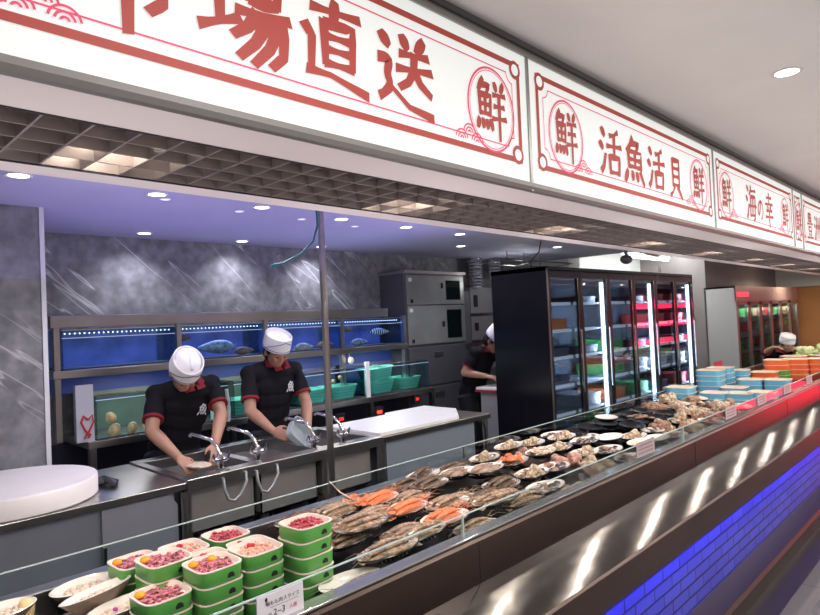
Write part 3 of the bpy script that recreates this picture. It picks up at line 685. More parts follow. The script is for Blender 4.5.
rnd = random.Random(11)
for k in range(150):
    x = rnd.uniform(-2.14,-1.53); y = rnd.uniform(3.95,5.55) if x > -1.82 else rnd.uniform(4.70,5.32)
    pr = (P_whb, P_clb, P_clam, P_mus, P_whw)[k % 5]
    put(pr, (x, y, DZ+.03+rnd.uniform(0,.05)), rnd.uniform(0,6), 'loose '+{0:'brown whelk',1:'brown clam',2:'cream clam',3:'dark mussel',4:'cream whelk'}[k % 5]+' between the dishes on the far half of the counter', 'loose shells between the far dishes '+str('abcde'[k % 5]), rnd.uniform(-.6,.6), rnd.uniform(-.6,.6), rnd.uniform(.9,1.4))
for k in range(60):
    x = rnd.uniform(-2.14,-1.52); y = rnd.uniform(2.45,3.55)
    pr = (P_clb, P_mus, P_clam)[k % 3]
    put(pr, (x, y, DZ+.015+rnd.uniform(0,.03)), rnd.uniform(0,6), 'loose '+{0:'brown clam',1:'dark mussel',2:'cream clam'}[k % 3]+' low between the shell plates mid-counter', 'loose shells mid-counter '+'abc'[k % 3], rnd.uniform(-.6,.6), rnd.uniform(-.6,.6), rnd.uniform(.9,1.3))
# ------------------------------------------------------------------ green boxes
def sqbox(name, col, s=.070, h=.046):
    m = MB(); m.lathe([(0,0),(s*.93,0),(s*.975,.003),(s,h-.004),(s-.003,h-.004),(s*.93,.006),(0,.006)], seg=40, sq=5); o = m.build(name, col, None, True)
    m = MB(); m.lathe([(s,h-.0035),(s+.001,h-.003),(s+.001,h),(s-.004,h),(s-.007,h-.008),(s*.88,h-.014),(0,h-.018)], seg=40, sq=5); m.build('rim_and_liner', pinkrim, o, True)
    return tag(o, 'x', 'box')
P_gb = sqbox('square_box', greenbx)
hx = .0712
m = MB(); m.prism([(.010,.012),(.032,.012),(.032,.020),(.026,.027),(.016,.027),(.010,.020)], 'x', .0675, .0697); m.build('black_notch', blackm, P_gb)
GB = [ # x, y, n high, heading, content, label
 (-2.08,.80,3,.05,'mixo','leftmost stack'),
 (-1.895,.815,4,.04,'mixo','second stack, in front of the leftmost'),
 (-1.735,.89,4,.03,'mixoo','nearest middle stack with two orange yolks'),
 (-2.06,.955,3,.0,'pale+','back left stack'),
 (-2.07,1.115,3,.05,'red','farthest back stack against the back glass'),
 (-1.91,.965,3,.0,'pale+','middle stack'),
 (-1.90,1.12,3,.02,'redp','stack behind the middle one'),
 (-1.745,1.04,4,.03,'pale+','front stack with one red berry-like piece'),
 (-1.70,1.20,5,.06,'red','tallest right-hand stack with red meat'),
 (-1.765,.745,3,.03,'mixo','front stack left of the two-yolk one'),
]
for (x, y, n, h, cont, lab) in GB:
    for k in range(n):
        put(P_gb, (x+random.uniform(-.0015,.0015), y+random.uniform(-.0015,.0015), DZ+.002+k*.0465), h, 'green square box, '+('topmost' if k == n-1 else 'lowest' if k == 0 else ['','second','third','fourth'][k]+' from the bottom')+' of the '+lab)
    zt = DZ+.002+(n-1)*.0465+.034
    mm = {'m':meatmix, 'p':meatpink, 'r':meatred}[cont[0]]
    m = MB(); rr = random.Random(int(x*100+y*1000))
    for k in range(64):
        a = k*2.4; r = .0076*math.sqrt(k); xx = x+r*math.cos(a)*.95; yy = y+r*math.sin(a)*.95
        m.ell((xx, yy, zt+rr.uniform(-.004,.006)+.008*(1-r/.06)), (rr.uniform(.007,.013), rr.uniform(.005,.008), rr.uniform(.003,.006)), rot=(rr.uniform(-.4,.4), rr.uniform(-.4,.4), rr.uniform(0,3)), nu=7, nv=5)
    o = m.build('seafood_heap', mm, None, True); o['kind'] = 'stuff'; tag(o, {'m':'pink and dark red chopped seafood','p':'pale pink sliced meat','r':'bright red diced meat'}[cont[0]]+' filling the top box of the '+lab, 'food')
    if cont[0] == 'm':
        for j in range(cont.count('o')+0):
            m = MB(); m.ell((x-.03+.0*j, y-.045+.06*j, zt+.010), (.017,.015,.010), nu=14, nv=8)
            tag(m.build('orange_yolk', orangef, None, True), ['orange','second orange'][j]+' yolk on the food in the '+lab, 'egg yolk')
    if '+' in cont:
        m = MB(); m.ell((x-.012, y-.012, zt+.014), (.010,.010,.009), nu=8, nv=6); m.ell((x-.004, y-.006, zt+.016), (.008,.007,.007), nu=8, nv=6)
        tag(m.build('red_garnish', mat('red_garnish', (.55,.02,.04), .35), None, True), 'small red garnish on the pale meat of the '+lab, 'garnish')

# bowls at the lower left corner
BW = [(-2.14,.665,.83,-.55,0,'round-ended cream bowl of pale minced fish, farthest left group','pale'),(-2.00,.66,.85,-.65,.22,'cream oval bowl tilted towards the aisle, second in the corner','pale'),(-1.89,.69,.83,-.6,.1,'cream oval bowl nearest the green boxes with a purple petal','petal'),(-2.14,.43,.83,-.6,.0,'cream bowl cut by the left edge of the photo','pale'),(-1.97,.60,.80,-.6,0,'cream oval bowl underneath the tilted one','pale')]
def bowl():
    m = MB(); m.lathe([(0,0),(.05,0),(.062,.006),(.088,.036),(.090,.040),(.086,.041),(.080,.036),(.05,.016),(0,.014)], sx=1.1, sy=.72, seg=36, mids=[1,1,1,1,0,0,0,0,0]); o = m.build('oval_bowl', [plate_w, mat('brown_bowl_glaze', (.18,.13,.10), .3)], None, True); return tag(o, 'x', 'bowl')
P_bowl = bowl()
for (x, y, z, h, tl, lab, k) in BW:
    T = Matrix.Rotation(tl, 3, Vector((.5,-.8,0)).normalized()) @ Euler((0,0,h+PI/2+.75)).to_matrix(); e = T.to_euler()
    put(P_bowl, (x,y,z), e.z, lab, None, e.x, e.y, 1.05)
    m = MB(); rr = random.Random(5)
    for q in range(30):
        a = q*2.4; r = .009*math.sqrt(q); p = Vector((x,y,z)) + T @ Vector((r*math.cos(a)*1.3, r*math.sin(a)*.8, .026)); m.ell(p, (.014,.008,.006), rot=(rr.uniform(-.3,.3),0,rr.uniform(0,3)), nu=7, nv=5)
    o = m.build('minced_fish', palef, None, True); o['kind'] = 'stuff'; tag(o, 'pale minced fish in the '+lab, 'food')
o = tag(MB().ell((-1.87,.66,.872), (.010,.007,.005)).build('purple_petal', mat('purple_petal', (.45,.05,.35), .4), None, True), 'small purple petal on the bowl nearest the green boxes', 'petal')
m = MB(); m.tube([(-2.150,.50,.80),(-2.150,.50,.815),(-2.148,.505,.85),(-2.146,.508,.872),(-2.145,.51,.880)], [.020,.024,.024,.020,.006], 14)
tag(m.build('bread_roll', mat('tan_roll', (.72,.52,.26), .5, var=.15, vscale=20), None, True), 'tan cylindrical roll standing between the bowls in the left corner', 'roll')

# blue, orange boxes far along
P_bb = None
def rectbox(name, col, sx, sy, h):
    m = MB(); m.lathe([(0,0),(.92,0),(1.0,h-.004),(.97,h-.004),(.90,.006),(0,.006)], sx=sx, sy=sy, seg=32, sq=6); o = m.build(name, col, None, True)
    m = MB(); m.lathe([(1.0,h-.005),(1.02,h-.004),(1.02,h),(.96,h),(.93,h-.010),(0,h-.012)], sx=sx, sy=sy, seg=32, sq=6); m.build('rim_and_liner', mat('tan_liner', (.70,.55,.42), .4), o, True)
    return tag(o, 'x', 'box')
P_bb = rectbox('blue_box', bluebx, .105, .105, .05)
BB = [(-2.07,6.10,6,'tall blue stack at the back left'),(-2.07,6.38,6,'tall blue stack second from back left'),(-2.02,6.68,5,'blue stack behind the tall ones'),(-2.12,5.50,4,'front left blue stack'),(-1.88,5.62,3,'low blue stack next to it'),(-1.70,5.66,3,'middle front blue stack'),(-1.56,5.80,3,'front right blue stack'),(-1.85,6.04,3,'centre blue stack'),(-1.79,6.32,4,'tall centre-right blue stack'),(-1.58,6.36,4,'rightmost blue stack'),(-1.70,6.75,3,'blue stack behind the rightmost')]
for (x, y, n, lab) in BB:
    for k in range(n): put(P_bb, (x, y, DZ+.002+k*.048), .05, 'blue box, '+('topmost' if k == n-1 else 'lowest' if k == 0 else ['','second','third','fourth','fifth'][k]+' from the bottom')+' of the '+lab, sc=1.0 if x > -2 else 1.05)
P_ob = rectbox('orange_box', orangebx, .13, .13, .06); P_og = rectbox('green_tub', greenbx, .13, .13, .06)
OB = [(-2.08,7.85,2,0,'orange stack farthest left'),(-2.02,8.15,4,2,'orange and green stack'),(-1.86,8.30,4,0,'middle orange stack'),(-1.62,8.40,4,0,'orange stack nearest the glass'),(-1.98,8.75,4,0,'orange stack in the back row')]
for (x, y, n, g, lab) in OB:
    for k in range(n): put(P_og if k < g else P_ob, (x, y, DZ+.002+k*.058), .05, ('green' if k < g else 'orange')+' tub, '+('topmost' if k == n-1 else 'lowest' if k == 0 else ['','second','third'][k]+' from the bottom')+' of the '+lab)
m = MB(); rr = random.Random(9)
for k in range(90):
    x, y = rr.uniform(-2.15,-1.5), rr.uniform(9.0,10.6); m.ell((x, y, DZ+.16+rr.uniform(-.02,.03)), (.06,.03,.02), rot=(rr.uniform(-1,1),rr.uniform(-1,1),rr.uniform(0,3)), nu=7, nv=5)
o = m.build('leafy_greens', mat('pale_green_leaf', (.50,.60,.22), .5, var=.4, vscale=12), None, True); o['kind'] = 'stuff'; tag(o, 'heap of pale leafy greens on the far end of the counter', 'vegetables')
for k, (x, y) in enumerate([(-1.98,9.3),(-1.78,9.5),(-1.62,9.2),(-1.86,9.9)]):
    m = MB(); m.ell((x,y,DZ+.26), (.09,.07,.06), nu=10, nv=7)
    for q in range(8): a = q*.8; m.ell((x+.06*math.cos(a), y+.06*math.sin(a), DZ+.28), (.05,.03,.035), rot=(0,-.6,a), nu=7, nv=5)
    tag(m.build('cabbage_head', mat('cabbage_leaf', (.62,.66,.36), .5, var=.3, vscale=15), None, True), 'pale green cabbage head on the far vegetable heap', 'cabbage', 'cabbage heads on the far heap')
tag(MB().box(-2.2,-1.47,9.0,10.7,.78,.94,.01).build('vegetable_crate', mat('vegetable_crate', (.45,.42,.38), .6)), 'grey crate bed under the far vegetable heap', 'crate')
tag(MB().box(-2.2,-1.47,8.98,8.99,.78,1.0).box(-2.2,-1.47,10.71,10.72,.78,1.0).build('vegetable_divider', steel), 'steel divider around the far vegetable heap', 'divider')

# price cards ---------------------------------------------------------
def txt(s, size, parent, M, matl, name='lettering'):
    c = bpy.data.curves.new('tmp', 'FONT'); c.body = s; c.size = size; c.resolution_u = 3
    o = bpy.data.objects.new('tmp', c); C.objects.link(o); bpy.context.view_layer.update()
    me = bpy.data.meshes.new_from_object(o.evaluated_get(bpy.context.evaluated_depsgraph_get())); bpy.data.objects.remove(o); bpy.data.curves.remove(c)
    me.transform(M); me.materials.clear(); me.materials.append(matl)
    q = bpy.data.objects.new(name, me); C.objects.link(q); q.parent = parent; return q
cardm = mat('white_card', (.62,.58,.62), .5); ink = mat('black_ink', (.02,.01,.02), .6); redink = mat('red_ink', (.5,.03,.04), .6)
FM = Matrix(((0,0,1,0),(1,0,0,0),(0,1,0,0),(0,0,0,1)))   # text x->world y, text y->world z
t = thing('price_card', 'large white card for duck slices on the front glass before the green boxes', 'price card', (-1.446,.93,.875))
MB().box(-1.449,-1.446,.86,1.006,.872,.948).build('card', cardm, t)
txt('鴨もも肉スライス', .0135, t, Matrix.Translation((.0012,-.045,.044)) @ FM, ink)
txt('約', .011, t, Matrix.Translation((.0012,-.038,.016)) @ FM, ink); txt('2~3', .024, t, Matrix.Translation((.0012,-.022,.014)) @ FM, ink); txt('人前', .013, t, Matrix.Translation((.0012,.028,.016)) @ FM, redink)
m = MB(); m.box(-1.4458,-1.4452,.90,.99,.912,.9125); m.build('rule_line', ink, t)
m = MB(); m.ell((-1.4455,.888,.936), (.0005,.004,.006)); m.build('small_mark', ink, t)
pc = mat('pinkish_card', (.52,.42,.43), .5)
for k, (y, lab) in enumerate([(3.23,'nearest of the small pinkish cards'),(4.62,'small pinkish card before the far shells'),(5.35,'small pinkish card before the front blue boxes'),(6.1,'small pinkish card before the right blue boxes'),(6.9,'small pinkish card just past the blue boxes'),(7.7,'small pinkish card before the orange boxes'),(8.6,'farthest small pinkish card')]):
    t = thing('price_card', lab+' clipped to the front glass', 'price card', (-1.446,y,.88))
    MB().box(-1.449,-1.446,y-.11,y+.11,.885,.962).build('card', pc if k else mat('grey_pink_card', (.40,.33,.34), .5), t)
    m = MB()
    for r in range(3):
        yy = y-.09
        while yy < y+.08:
            l = random.uniform(.008,.02); m.box(-1.4459,-1.4455,yy,yy+l,.938-.02*r,.947-.02*r); yy += l+.006
    m.build('printing', mat('card_print', (.25,.14,.15), .6), t)
t = thing('price_card', 'small red card standing behind the blue boxes beside the grey fridge', 'price card', (-2.25,6.9,.78))
MB().box(-2.252,-2.245,6.75,6.98,1.0,1.09).build('card', mat('red_card', (.35,.02,.04), .5), t); MB().box(-2.262,-2.252,6.86,6.87,.866,1.05).build('stem', steel, t)


# ================================================================== KITCHEN
# marble wall tanks ---------------------------------------------------
tankblue = mat('tank_back_blue', (.12,.13,.26), .6, emit=.05, ecol=(.10,.14,.6), var=.5, vscale=3)  # slight blue glow put into the panel to imitate the tank lighting
tankteal = mat('tank_back_murky', (.12,.15,.12), .5, emit=.05, ecol=(.3,.4,.3), var=.3, vscale=4)  # faint grey-green glow added to the panel, which is no lamp
waterb = glass('tank_water_blue', (.80,.88,1.), .10); watert = glass('tank_water_teal', (.86,.93,.90), .10)
ledm = mat('blue_white_led', (.6,.7,1), .4, emit=5, ecol=(.45,.6,1))
t = thing('tank_rack', 'stainless two-tier rack holding the lit fish tanks along the marble wall', 'rack', (-4.7, 2.9, 0))
MB().box(-4.64,-4.60,1.27,4.38,1.715,1.80,.006).build('top_bar', steel, t)
MB().box(-4.95,-4.56,1.27,4.62,1.375,1.428,.004).build('middle_shelf', steel, t)
MB().box(-4.95,-4.40,1.42,4.82,.905,.955,.004).build('lower_shelf', steel, t)
for y in (1.30, 2.145, 2.915, 3.75, 4.59): MB().box(-4.62,-4.57,y-.018,y+.018,.955,1.72).build('post', steel, t)
for y in (1.45, 2.48, 3.13, 3.93, 4.79): MB().box(-4.45,-4.40,y-.02,y+.02,0,.905).build('leg', steel, t)
MB().box(-4.47,-4.43,1.36,1.47,.955,1.33).build('side_panel', mat('pale_panel', (.5,.5,.56), .4), t)
MB().box(-4.46,-4.43,3.90,3.945,.955,1.29).build('white_divider', whitepl, t)
MB().box(-4.9,-4.85,1.3,4.8,.0,.9).build('back_sheet', mat('dark_backing', (.02,.022,.04), .5), t)
MB().box(-4.90,-4.86,1.3,4.8,1.25,1.375).build('blue_back_strip', mat('blue_strip', (.02,.04,.20), .5, emit=.05, ecol=(.05,.1,.6)), t)
def tank(y0, y1, x0, x1, z0, z1, label, back, water, led, wl=.8):
    t = thing('fish_tank', label, 'fish tank', ((x0+x1)/2, (y0+y1)/2, z0))
    MB().box(x0,x0+.01,y0,y1,z0,z1).build('back_panel', back, t)
    MB().box(x0,x1,y0,y1,z0,z0+.008).build('base', mat('tank_base', (.10,.09,.08), .6, var=.5, vscale=30), t)
    m = MB(); m.box(x1-.006,x1,y0,y1,z0,z1); m.box(x0,x1,y0,y0+.005,z0,z1); m.box(x0,x1,y1-.005,y1,z0,z1); m.build('glass', glass_t, t)
    zz = z0+(z1-z0)*wl
    m = MB(); m.quad((x0,y0,zz),(x1-.007,y0,zz),(x1-.007,y1,zz),(x0,y1,zz)); m.quad((x1-.03,y0+.006,z0+.01),(x1-.03,y1-.006,z0+.01),(x1-.03,y1-.006,zz),(x1-.03,y0+.006,zz)); m.build('water', water, t, fix=False)
    MB().box(x1,x1+.002,y0,y1,zz-.003,zz+.002).build('water_line', mat('water_line', (.6,.75,.9), .3, emit=.15), t)
    MB().box(x1-.004,x1+.004,y0,y1,z1-.004,z1+.004).build('top_rim', steel, t)
    if led:
        MB().box(x1-.07,x1-.04,y0+.02,y1-.02,z1-.03,z1-.015).build('led_bar', steel_d, t)
        m = MB(); n = int((y1-y0)/.032)
        for k in range(n): y = y0+.03+(y1-y0-.06)*k/(n-1); m.ell((x1-.04, y, z1-.024), (.004,.005,.005), nu=6, nv=4)
        m.build('led_dots', ledm, t)
        light('AREA', 'tank_led', (x1-.12,(y0+y1)/2,z1-.02), 1.8, (.26,.36,1), (y1-y0)*.8, .08, rot=(0,0,PI/2))
    return t
for (a, b, lab) in [(1.335,2.12,'upper blue-lit fish tank nearest the marble pillar'),(2.17,2.89,'second upper blue-lit tank with a big grey fish'),(2.94,3.73,'third upper blue-lit tank with brown fish on the bottom'),(3.77,4.55,'last upper blue-lit tank with a striped fish, by the steel cabinet')]:
    tank(a, b, -4.93, -4.585, 1.43, 1.70, lab, tankblue, waterb, True)
for (a, b, lab) in [(1.48,2.45,'lower murky tank with round tan shellfish'),(2.50,3.10,'lower tank with a green basket behind the standing cook'),(3.15,3.88,'lower tank with two green baskets and floating shells'),(3.965,4.76,'lower tank with three green baskets beside the steel cabinet')]:
    tank(a, b, -4.88, -4.42, .957, 1.25, lab, tankteal if a < 3 else tankblue, watert, False, .9)
for y in (1.9, 2.8, 3.5, 4.3): light('AREA', 'lower_tank_light', (-4.55, y, 1.36), 3.4, (1,.97,.92), .5, .1, rot=(0,0,PI/2))
greyfish = mat('grey_grouper_skin', (.34,.32,.28), .4, var=.7, vscale=30, coat=.3); brownfish = mat('tank_brown_fish', (.35,.16,.08), .4, var=.5, vscale=25)
stripem = bpy.data.materials.new('striped_fish_skin'); stripem.use_nodes = True
nt = stripem.node_tree; wv = nt.nodes.new('ShaderNodeTexWave'); wv.inputs['Scale'].default_value = 14; tc = nt.nodes.new('ShaderNodeTexCoord'); rp = nt.nodes.new('ShaderNodeValToRGB')
rp.color_ramp.elements[0].color = (.02,.02,.02,1); rp.color_ramp.elements[1].color = (.7,.7,.6,1); rp.color_ramp.elements[0].position = .45; rp.color_ramp.elements[1].position = .55
nt.links.new(tc.outputs['Object'], wv.inputs['Vector']); nt.links.new(wv.outputs[0], rp.inputs[0]); nt.links.new(rp.outputs[0], nt.nodes['Principled BSDF'].inputs['Base Color'])
for (ml, y, z, L, rz, lab) in [(greyfish,2.50,1.535,.30,-PI/2-.15,'big grey fish swimming in the second upper tank'),(brownfish,2.74,1.49,.18,PI/2,'brown fish on the bottom of the second upper tank'),(brownfish,3.06,1.49,.20,1.2,'left brown fish on the bottom of the third upper tank'),(mat('pale_fish', (.5,.38,.28), .4, var=.4, vscale=20),3.35,1.48,.22,1.7,'pale middle fish on the bottom of the third upper tank'),(brownfish,3.6,1.49,.18,1.5,'right brown fish on the bottom of the third upper tank'),(stripem,4.30,1.58,.20,1.2,'black and white striped fish in the last upper tank'),(brownfish,3.88,1.62,.12,PI/2,'small red-brown fish in the corner of the last upper tank'),(brownfish,2.23,1.62,.10,1.5,'small brown fish in the upper left corner of the second upper tank'),(greyfish,4.02,1.49,.20,1.5,'dark fish low in the last upper tank')]:
    o = fish(ml, L, 'tank_fish', L/.17*1.35); o.location = (-4.66, y, z-.016); o.rotation_euler = (PI/2 if L >= .2 and ml is not stripem else PI/2, 0, rz); o['label'] = lab
abm = mat('tan_abalone', (.75,.46,.22), .5, var=.35, vscale=20)
for k, (y, z, r) in enumerate([(1.58,1.09,.045),(1.60,1.005,.05),(1.72,1.0,.045),(1.83,1.01,.05),(2.02,1.005,.04),(2.12,1.01,.045),(2.25,1.0,.04)]):
    m = MB(); m.ell((-4.438,y,z), (.010,r*.8,r), rot=(random.uniform(-.6,.6),0,0)); m.ell((-4.432,y,z), (.010,r*.45,r*.6)); tag(m.build('abalone', abm, None, True), 'round tan shellfish stuck to the glass of the lower murky tank', 'shellfish', 'tan shellfish in the murky tank')
for (y, x, z) in [(3.52,-4.46,1.14),(3.60,-4.46,1.17),(3.46,-4.46,1.08)]:
    tag(MB().ell((x,y,z), (.01,.022,.02)).build('floating_shell', abm, None, True), 'small tan shell floating above the green baskets', 'shellfish', 'floating shells over the baskets')
def basket():
    m = MB(); m.lathe([(0,.004),(.80,.004),(.80,0),(1.0,.11),(1.05,.112),(1.05,.12),(.96,.12),(.78,.008),(0,.008)], sx=.13, sy=.16, seg=32, sq=5); o = m.build('green_basket', green_bk, None, True); tag(o, 'x', 'basket')
    m = MB()
    for z in (.03,.055,.08): m.lathe([(.86+z*1.2,z),(.88+z*1.2,z+.004),(.86+z*1.2,z+.008)], sx=.131, sy=.161, seg=32, sq=5)
    m.build('ribs', mat('green_basket_rib', (.11,.40,.30), .5), o, True); return o
P_bk = basket()
for (y, z, lab, rx) in [(2.66,.967,'green basket behind the cook holding a clear tub',0),(2.93,.967,'green basket just left of the steel pole',0),(3.33,.967,'green basket partly behind the steel pole',0),(3.68,.967,'green basket under the floating shells',0),(4.17,.967,'lower green basket of the stacked pair',0),(4.17,1.095,'upper tilted green basket of the stacked pair',.08),(4.56,.967,'green basket at the cabinet end of the rack',0)]:
    put(P_bk, (-4.60, y, z), 0, lab, rx=rx)
tag(MB().box(-4.5,-4.46,2.34,2.35,.96,1.2).tube([(-4.35,2.40,1.2),(-4.36,2.42,1.05),(-4.35,2.41,.95)], [.012,.014,.012]).build('air_hose', mat('pale_hose', (.6,.65,.65), .4), None, True), 'pale hose hanging between the two cooks at the lower tanks', 'hose')
m = MB(); m.tube([(-4.425,1.43,1.10),(-4.415,1.40,1.13),(-4.415,1.385,1.09),(-4.415,1.41,1.03),(-4.415,1.44,1.0),(-4.42,1.43,.98)], .006); m.tube([(-4.425,1.43,1.10),(-4.415,1.455,1.13),(-4.415,1.46,1.08),(-4.415,1.43,1.02),(-4.415,1.40,.98)], .006)
tag(m.build('red_clip', mat('red_plastic', (.6,.03,.04), .4), None, True), 'looped red plastic clip on the left end of the lower rack', 'clip')
ctrl = mat('controller_black', (.02,.02,.022), .4); redled = mat('red_display', (1,.05,.03), .4, emit=4, ecol=(1,.03,.02))
for (y, z, w_) in [(3.55,.80,.10),(4.02,.80,.12),(4.55,.86,.08)]:
    t = thing('temperature_controller', {3.55:'dim red controller left of the bright one under the rack',4.02:'black controller with a bright red number under the tank rack',4.55:'small red controller at the cabinet end of the rack'}[y], 'controller', (-4.4, y, z))
    MB().box(-4.45,-4.40,y-w_/2,y+w_/2,z-.05,z+.05,.005).build('case', ctrl, t); MB().box(-4.40,-4.397,y-w_*.25,y+w_*.25,z-.012,z+.016).build('display', redled if y == 4.02 else mat('dim_red_display', (.5,.02,.02), .4, emit=1.2, ecol=(1,.03,.02)), t)
t = thing('water_pump', 'dark pump box with pipe on the floor under the tank rack', 'pump', (-4.6,3.5,0))
MB().box(-4.75,-4.5,3.3,3.7,0,.4,.02).build('case', ctrl, t); MB().tube([(-4.5,3.5,.3),(-4.45,3.5,.35),(-4.45,3.5,.7),(-4.45,3.2,.72)], .02).build('pipe', mat('blue_pipe', (.04,.1,.35), .4), t, True)
t = thing('small_lantern', 'small pale bracket lamp on the rack beside the pole', 'lamp', (-4.55,3.81,1.28)); MB().ell((-4.54,3.81,1.31), (.03,.025,.035)).build('shade', mat('pale_shade', (.6,.55,.5), .4), t, True); MB().tube([(-4.56,3.81,1.34),(-4.56,3.81,1.38)], .006).build('bracket', steel, t)

# left prep table -----------------------------------------------------
t = thing('prep_table', 'stainless prep table with grey panels under the round chopping block', 'table', (-3.6,.5,0))
MB().box(-3.98,-3.195,-.6,1.51,.815,.85,.004).build('tabletop', steel, t)
MB().box(-3.96,-3.24,-.6,1.50,.06,.815).build('cabinet_panel', table_p, t)
m = MB(); m.prism([(-.01,.12),(-.01,.80),(.33,.80),(.37,.74),(.37,.12)], 'x', -3.238, -3.225); 
m.v = [(v[0], v[1]+1.10, v[2]) for v in m.v]; m.build('door', mat('door_panel', (.26,.27,.31), .45, .3), t)
MB().tube([(-3.215,1.50,.80),(-3.205,1.50,.50),(-3.205,1.50,.0)], .018).build('leg', steel, t, True)
MB().box(-3.222,-3.212,1.09,1.105,.45,.62).build('handle', chrome, t)
MB().box(-3.238,-3.236,1.46,1.50,.1,.8).build('dark_gap', blackm, t)
# sink unit
t = thing('sink_unit', 'long stainless triple sink where the two cooks are working', 'sink', (-3.6,2.2,0))
m = MB(); m.box(-3.30,-3.195,1.515,2.95,.80,.862,.004); m.box(-3.98,-3.88,1.515,2.95,.80,.862,.004)
bs = [(1.56,1.96),(2.02,2.42),(2.49,2.89)]
for y0, y1 in ((1.515,1.56),(1.96,2.02),(2.42,2.49),(2.89,2.95)): m.box(-3.88,-3.30,y0,y1,.80,.860)
m.build('rim', steel, t)
for (a, b) in bs:
    bsm = mat('basin_steel', (.36,.34,.33), .38, .45, var=.1, vscale=3)
    m = MB(); x0, x1, z0, z1 = -3.89, -3.285, .54, .82
    m.box(x0,x1,a-.01,b+.01,z0,z0+.01); m.box(x0,x0+.008,a-.01,b+.01,z0,z1); m.box(x1-.008,x1,a-.01,b+.01,z0,z1); m.box(x0,x1,a-.01,a-.002,z0,z1); m.box(x0,x1,b+.002,b+.01,z0,z1); m.build('basin', bsm, t)
    m = MB(); m.quad((x0+.01,a,.70),(x1-.01,a,.70),(x1-.01,b,.70),(x0+.01,b,.70)); m.build('water', glass('sink_water', (.8,.9,.95), .2), t, fix=False)
for y in (1.53, 2.45, 2.93):
    for x in (-3.23,-3.94): MB().tube([(x,y,0),(x,y,.80)], .018).build('leg', steel, t, True)
MB().tube([(-3.23,1.53,.25),(-3.23,2.93,.25)], .012).build('stretcher', steel, t, True)
for (a, b) in bs: MB().tube([(-3.6,(a+b)/2,.54),(-3.6,(a+b)/2,.3),(-3.6,(a+b)/2,.1)], .025).build('drain_pipe', mat('grey_pipe', (.3,.3,.3), .5), t, True)
def faucet(y, lab, s=1):
    t = thing('faucet', lab, 'faucet', (-3.245,y,.862))
    MB().tube([(-3.245,y,.862),(-3.245,y,.872),(-3.245,y,.875),(-3.245,y,.95),(-3.245,y,.965)], [.026,.026,.016,.018,.012]).build('base', chrome, t, True)
    MB().tube([(-3.245,y,.945),(-3.26,y-.01,1.0),(-3.29,y-.03,1.035),(-3.34,y-.055,1.05),(-3.42,y-.08,1.065),(-3.43,y-.085,1.05)], [.011,.010,.010,.010,.010,.011]).build('spout', chrome, t, True)
    MB().tube([(-3.245,y-.035,.925),(-3.245,y+.035,.925)], [.016,.016]).build('valve', chrome, t, True)
    for q in (-1,1): MB().tube([(-3.245,y+q*.035,.925),(-3.24,y+q*.045,.93),(-3.225,y+q*.05,.965)], [.010,.012,.005]).build('lever', chrome, t, True)
for y, lab in [(1.735,'first chrome faucet, beside the stooping cook’s hands'),(1.975,'second chrome faucet, between the two cooks'),(2.385,'third chrome faucet, in front of the clear tub'),(2.62,'fourth chrome faucet, just right of the steel pole')]: faucet(y, lab.replace('’s',''))
hosem = mat('grey_flexible_hose', (.34,.34,.35), .35, .5)
for y, lab in [(1.72,'grey hose looping below the sink rim under the first faucet'),(1.93,'grey hose looping below the sink rim under the second faucet')]:
    tag(MB().tube([(-3.19,y,.83),(-3.17,y-.005,.77),(-3.16,y+.01,.715),(-3.16,y+.05,.70),(-3.16,y+.09,.73),(-3.165,y+.13,.79),(-3.19,y+.14,.84)], .009, 8).build('drain_hose', hosem, None, True), lab, 'hose')
t = thing('waste_bin', 'dark grey tub on the floor below the sink', 'bin', (-3.5,1.75,0)); MB().lathe([(0,0),(.15,0),(.19,.42),(.20,.43),(.18,.43),(.14,.02),(0,.02)], (-3.5,1.75,0), sq=4).build('tub', steel_d, t, True)
# right prep table
t = thing('prep_table', 'stainless prep table with a blue-grey front under the white cutting board', 'table', (-3.6,3.5,0))
MB().box(-3.98,-3.21,2.955,4.20,.81,.85,.004).build('tabletop', steel_d, t); MB().box(-3.96,-3.25,3.02,4.02,.06,.81).build('cabinet_panel', mat('blue_grey_panel', (.23,.26,.31), .5, .2), t)
for y in (2.98,4.17): MB().tube([(-3.25,y,0),(-3.25,y,.81)], .02).build('leg', steel, t, True)
MB().box(-3.249,-3.24,3.86,3.87,.45,.62).build('handle', steel_d, t)
MB().tube([(-3.23,4.05,.80),(-3.225,4.11,.79),(-3.22,4.13,.72),(-3.22,4.13,.4)], .008).build('cable', rubber, t, True)
m = MB(); m.prism([(-3.24,2.76),(-3.24,3.62),(-3.55,3.95),(-3.93,3.95),(-3.93,3.45),(-3.86,3.40),(-3.86,2.76)], 'z', .862, .885)
m.v = [(x, y+.2, z-.010) for x, y, z in m.v]
tag(m.build('cutting_board', whitepl, None), 'long white cutting board lying on the right prep table', 'cutting board')
tag(MB().lathe([(0,0),(.375,0),(.385,.008),(.385,.090),(.378,.100),(0,.102)], (-3.575,.79,.850), seg=64).build('chopping_block', mat('white_chopping_plastic', (.80,.74,.72), .45, var=.04, vscale=4), None, True), 'thick round white chopping block on the left prep table', 'chopping block')
m = MB()
for k in range(5): m.tube([(-3.60+.02*k,1.18+.01*k,.868),(-3.56+.02*k,1.22,.882),(-3.50+.02*k,1.27-.01*k,.866)], [.012,.018,.010], 8)
m.ell((-3.56,1.2,.872), (.06,.05,.020)); tag(m.build('rubber_gloves', rubber, None, True), 'crumpled black rubber gloves beside the round chopping block', 'gloves')
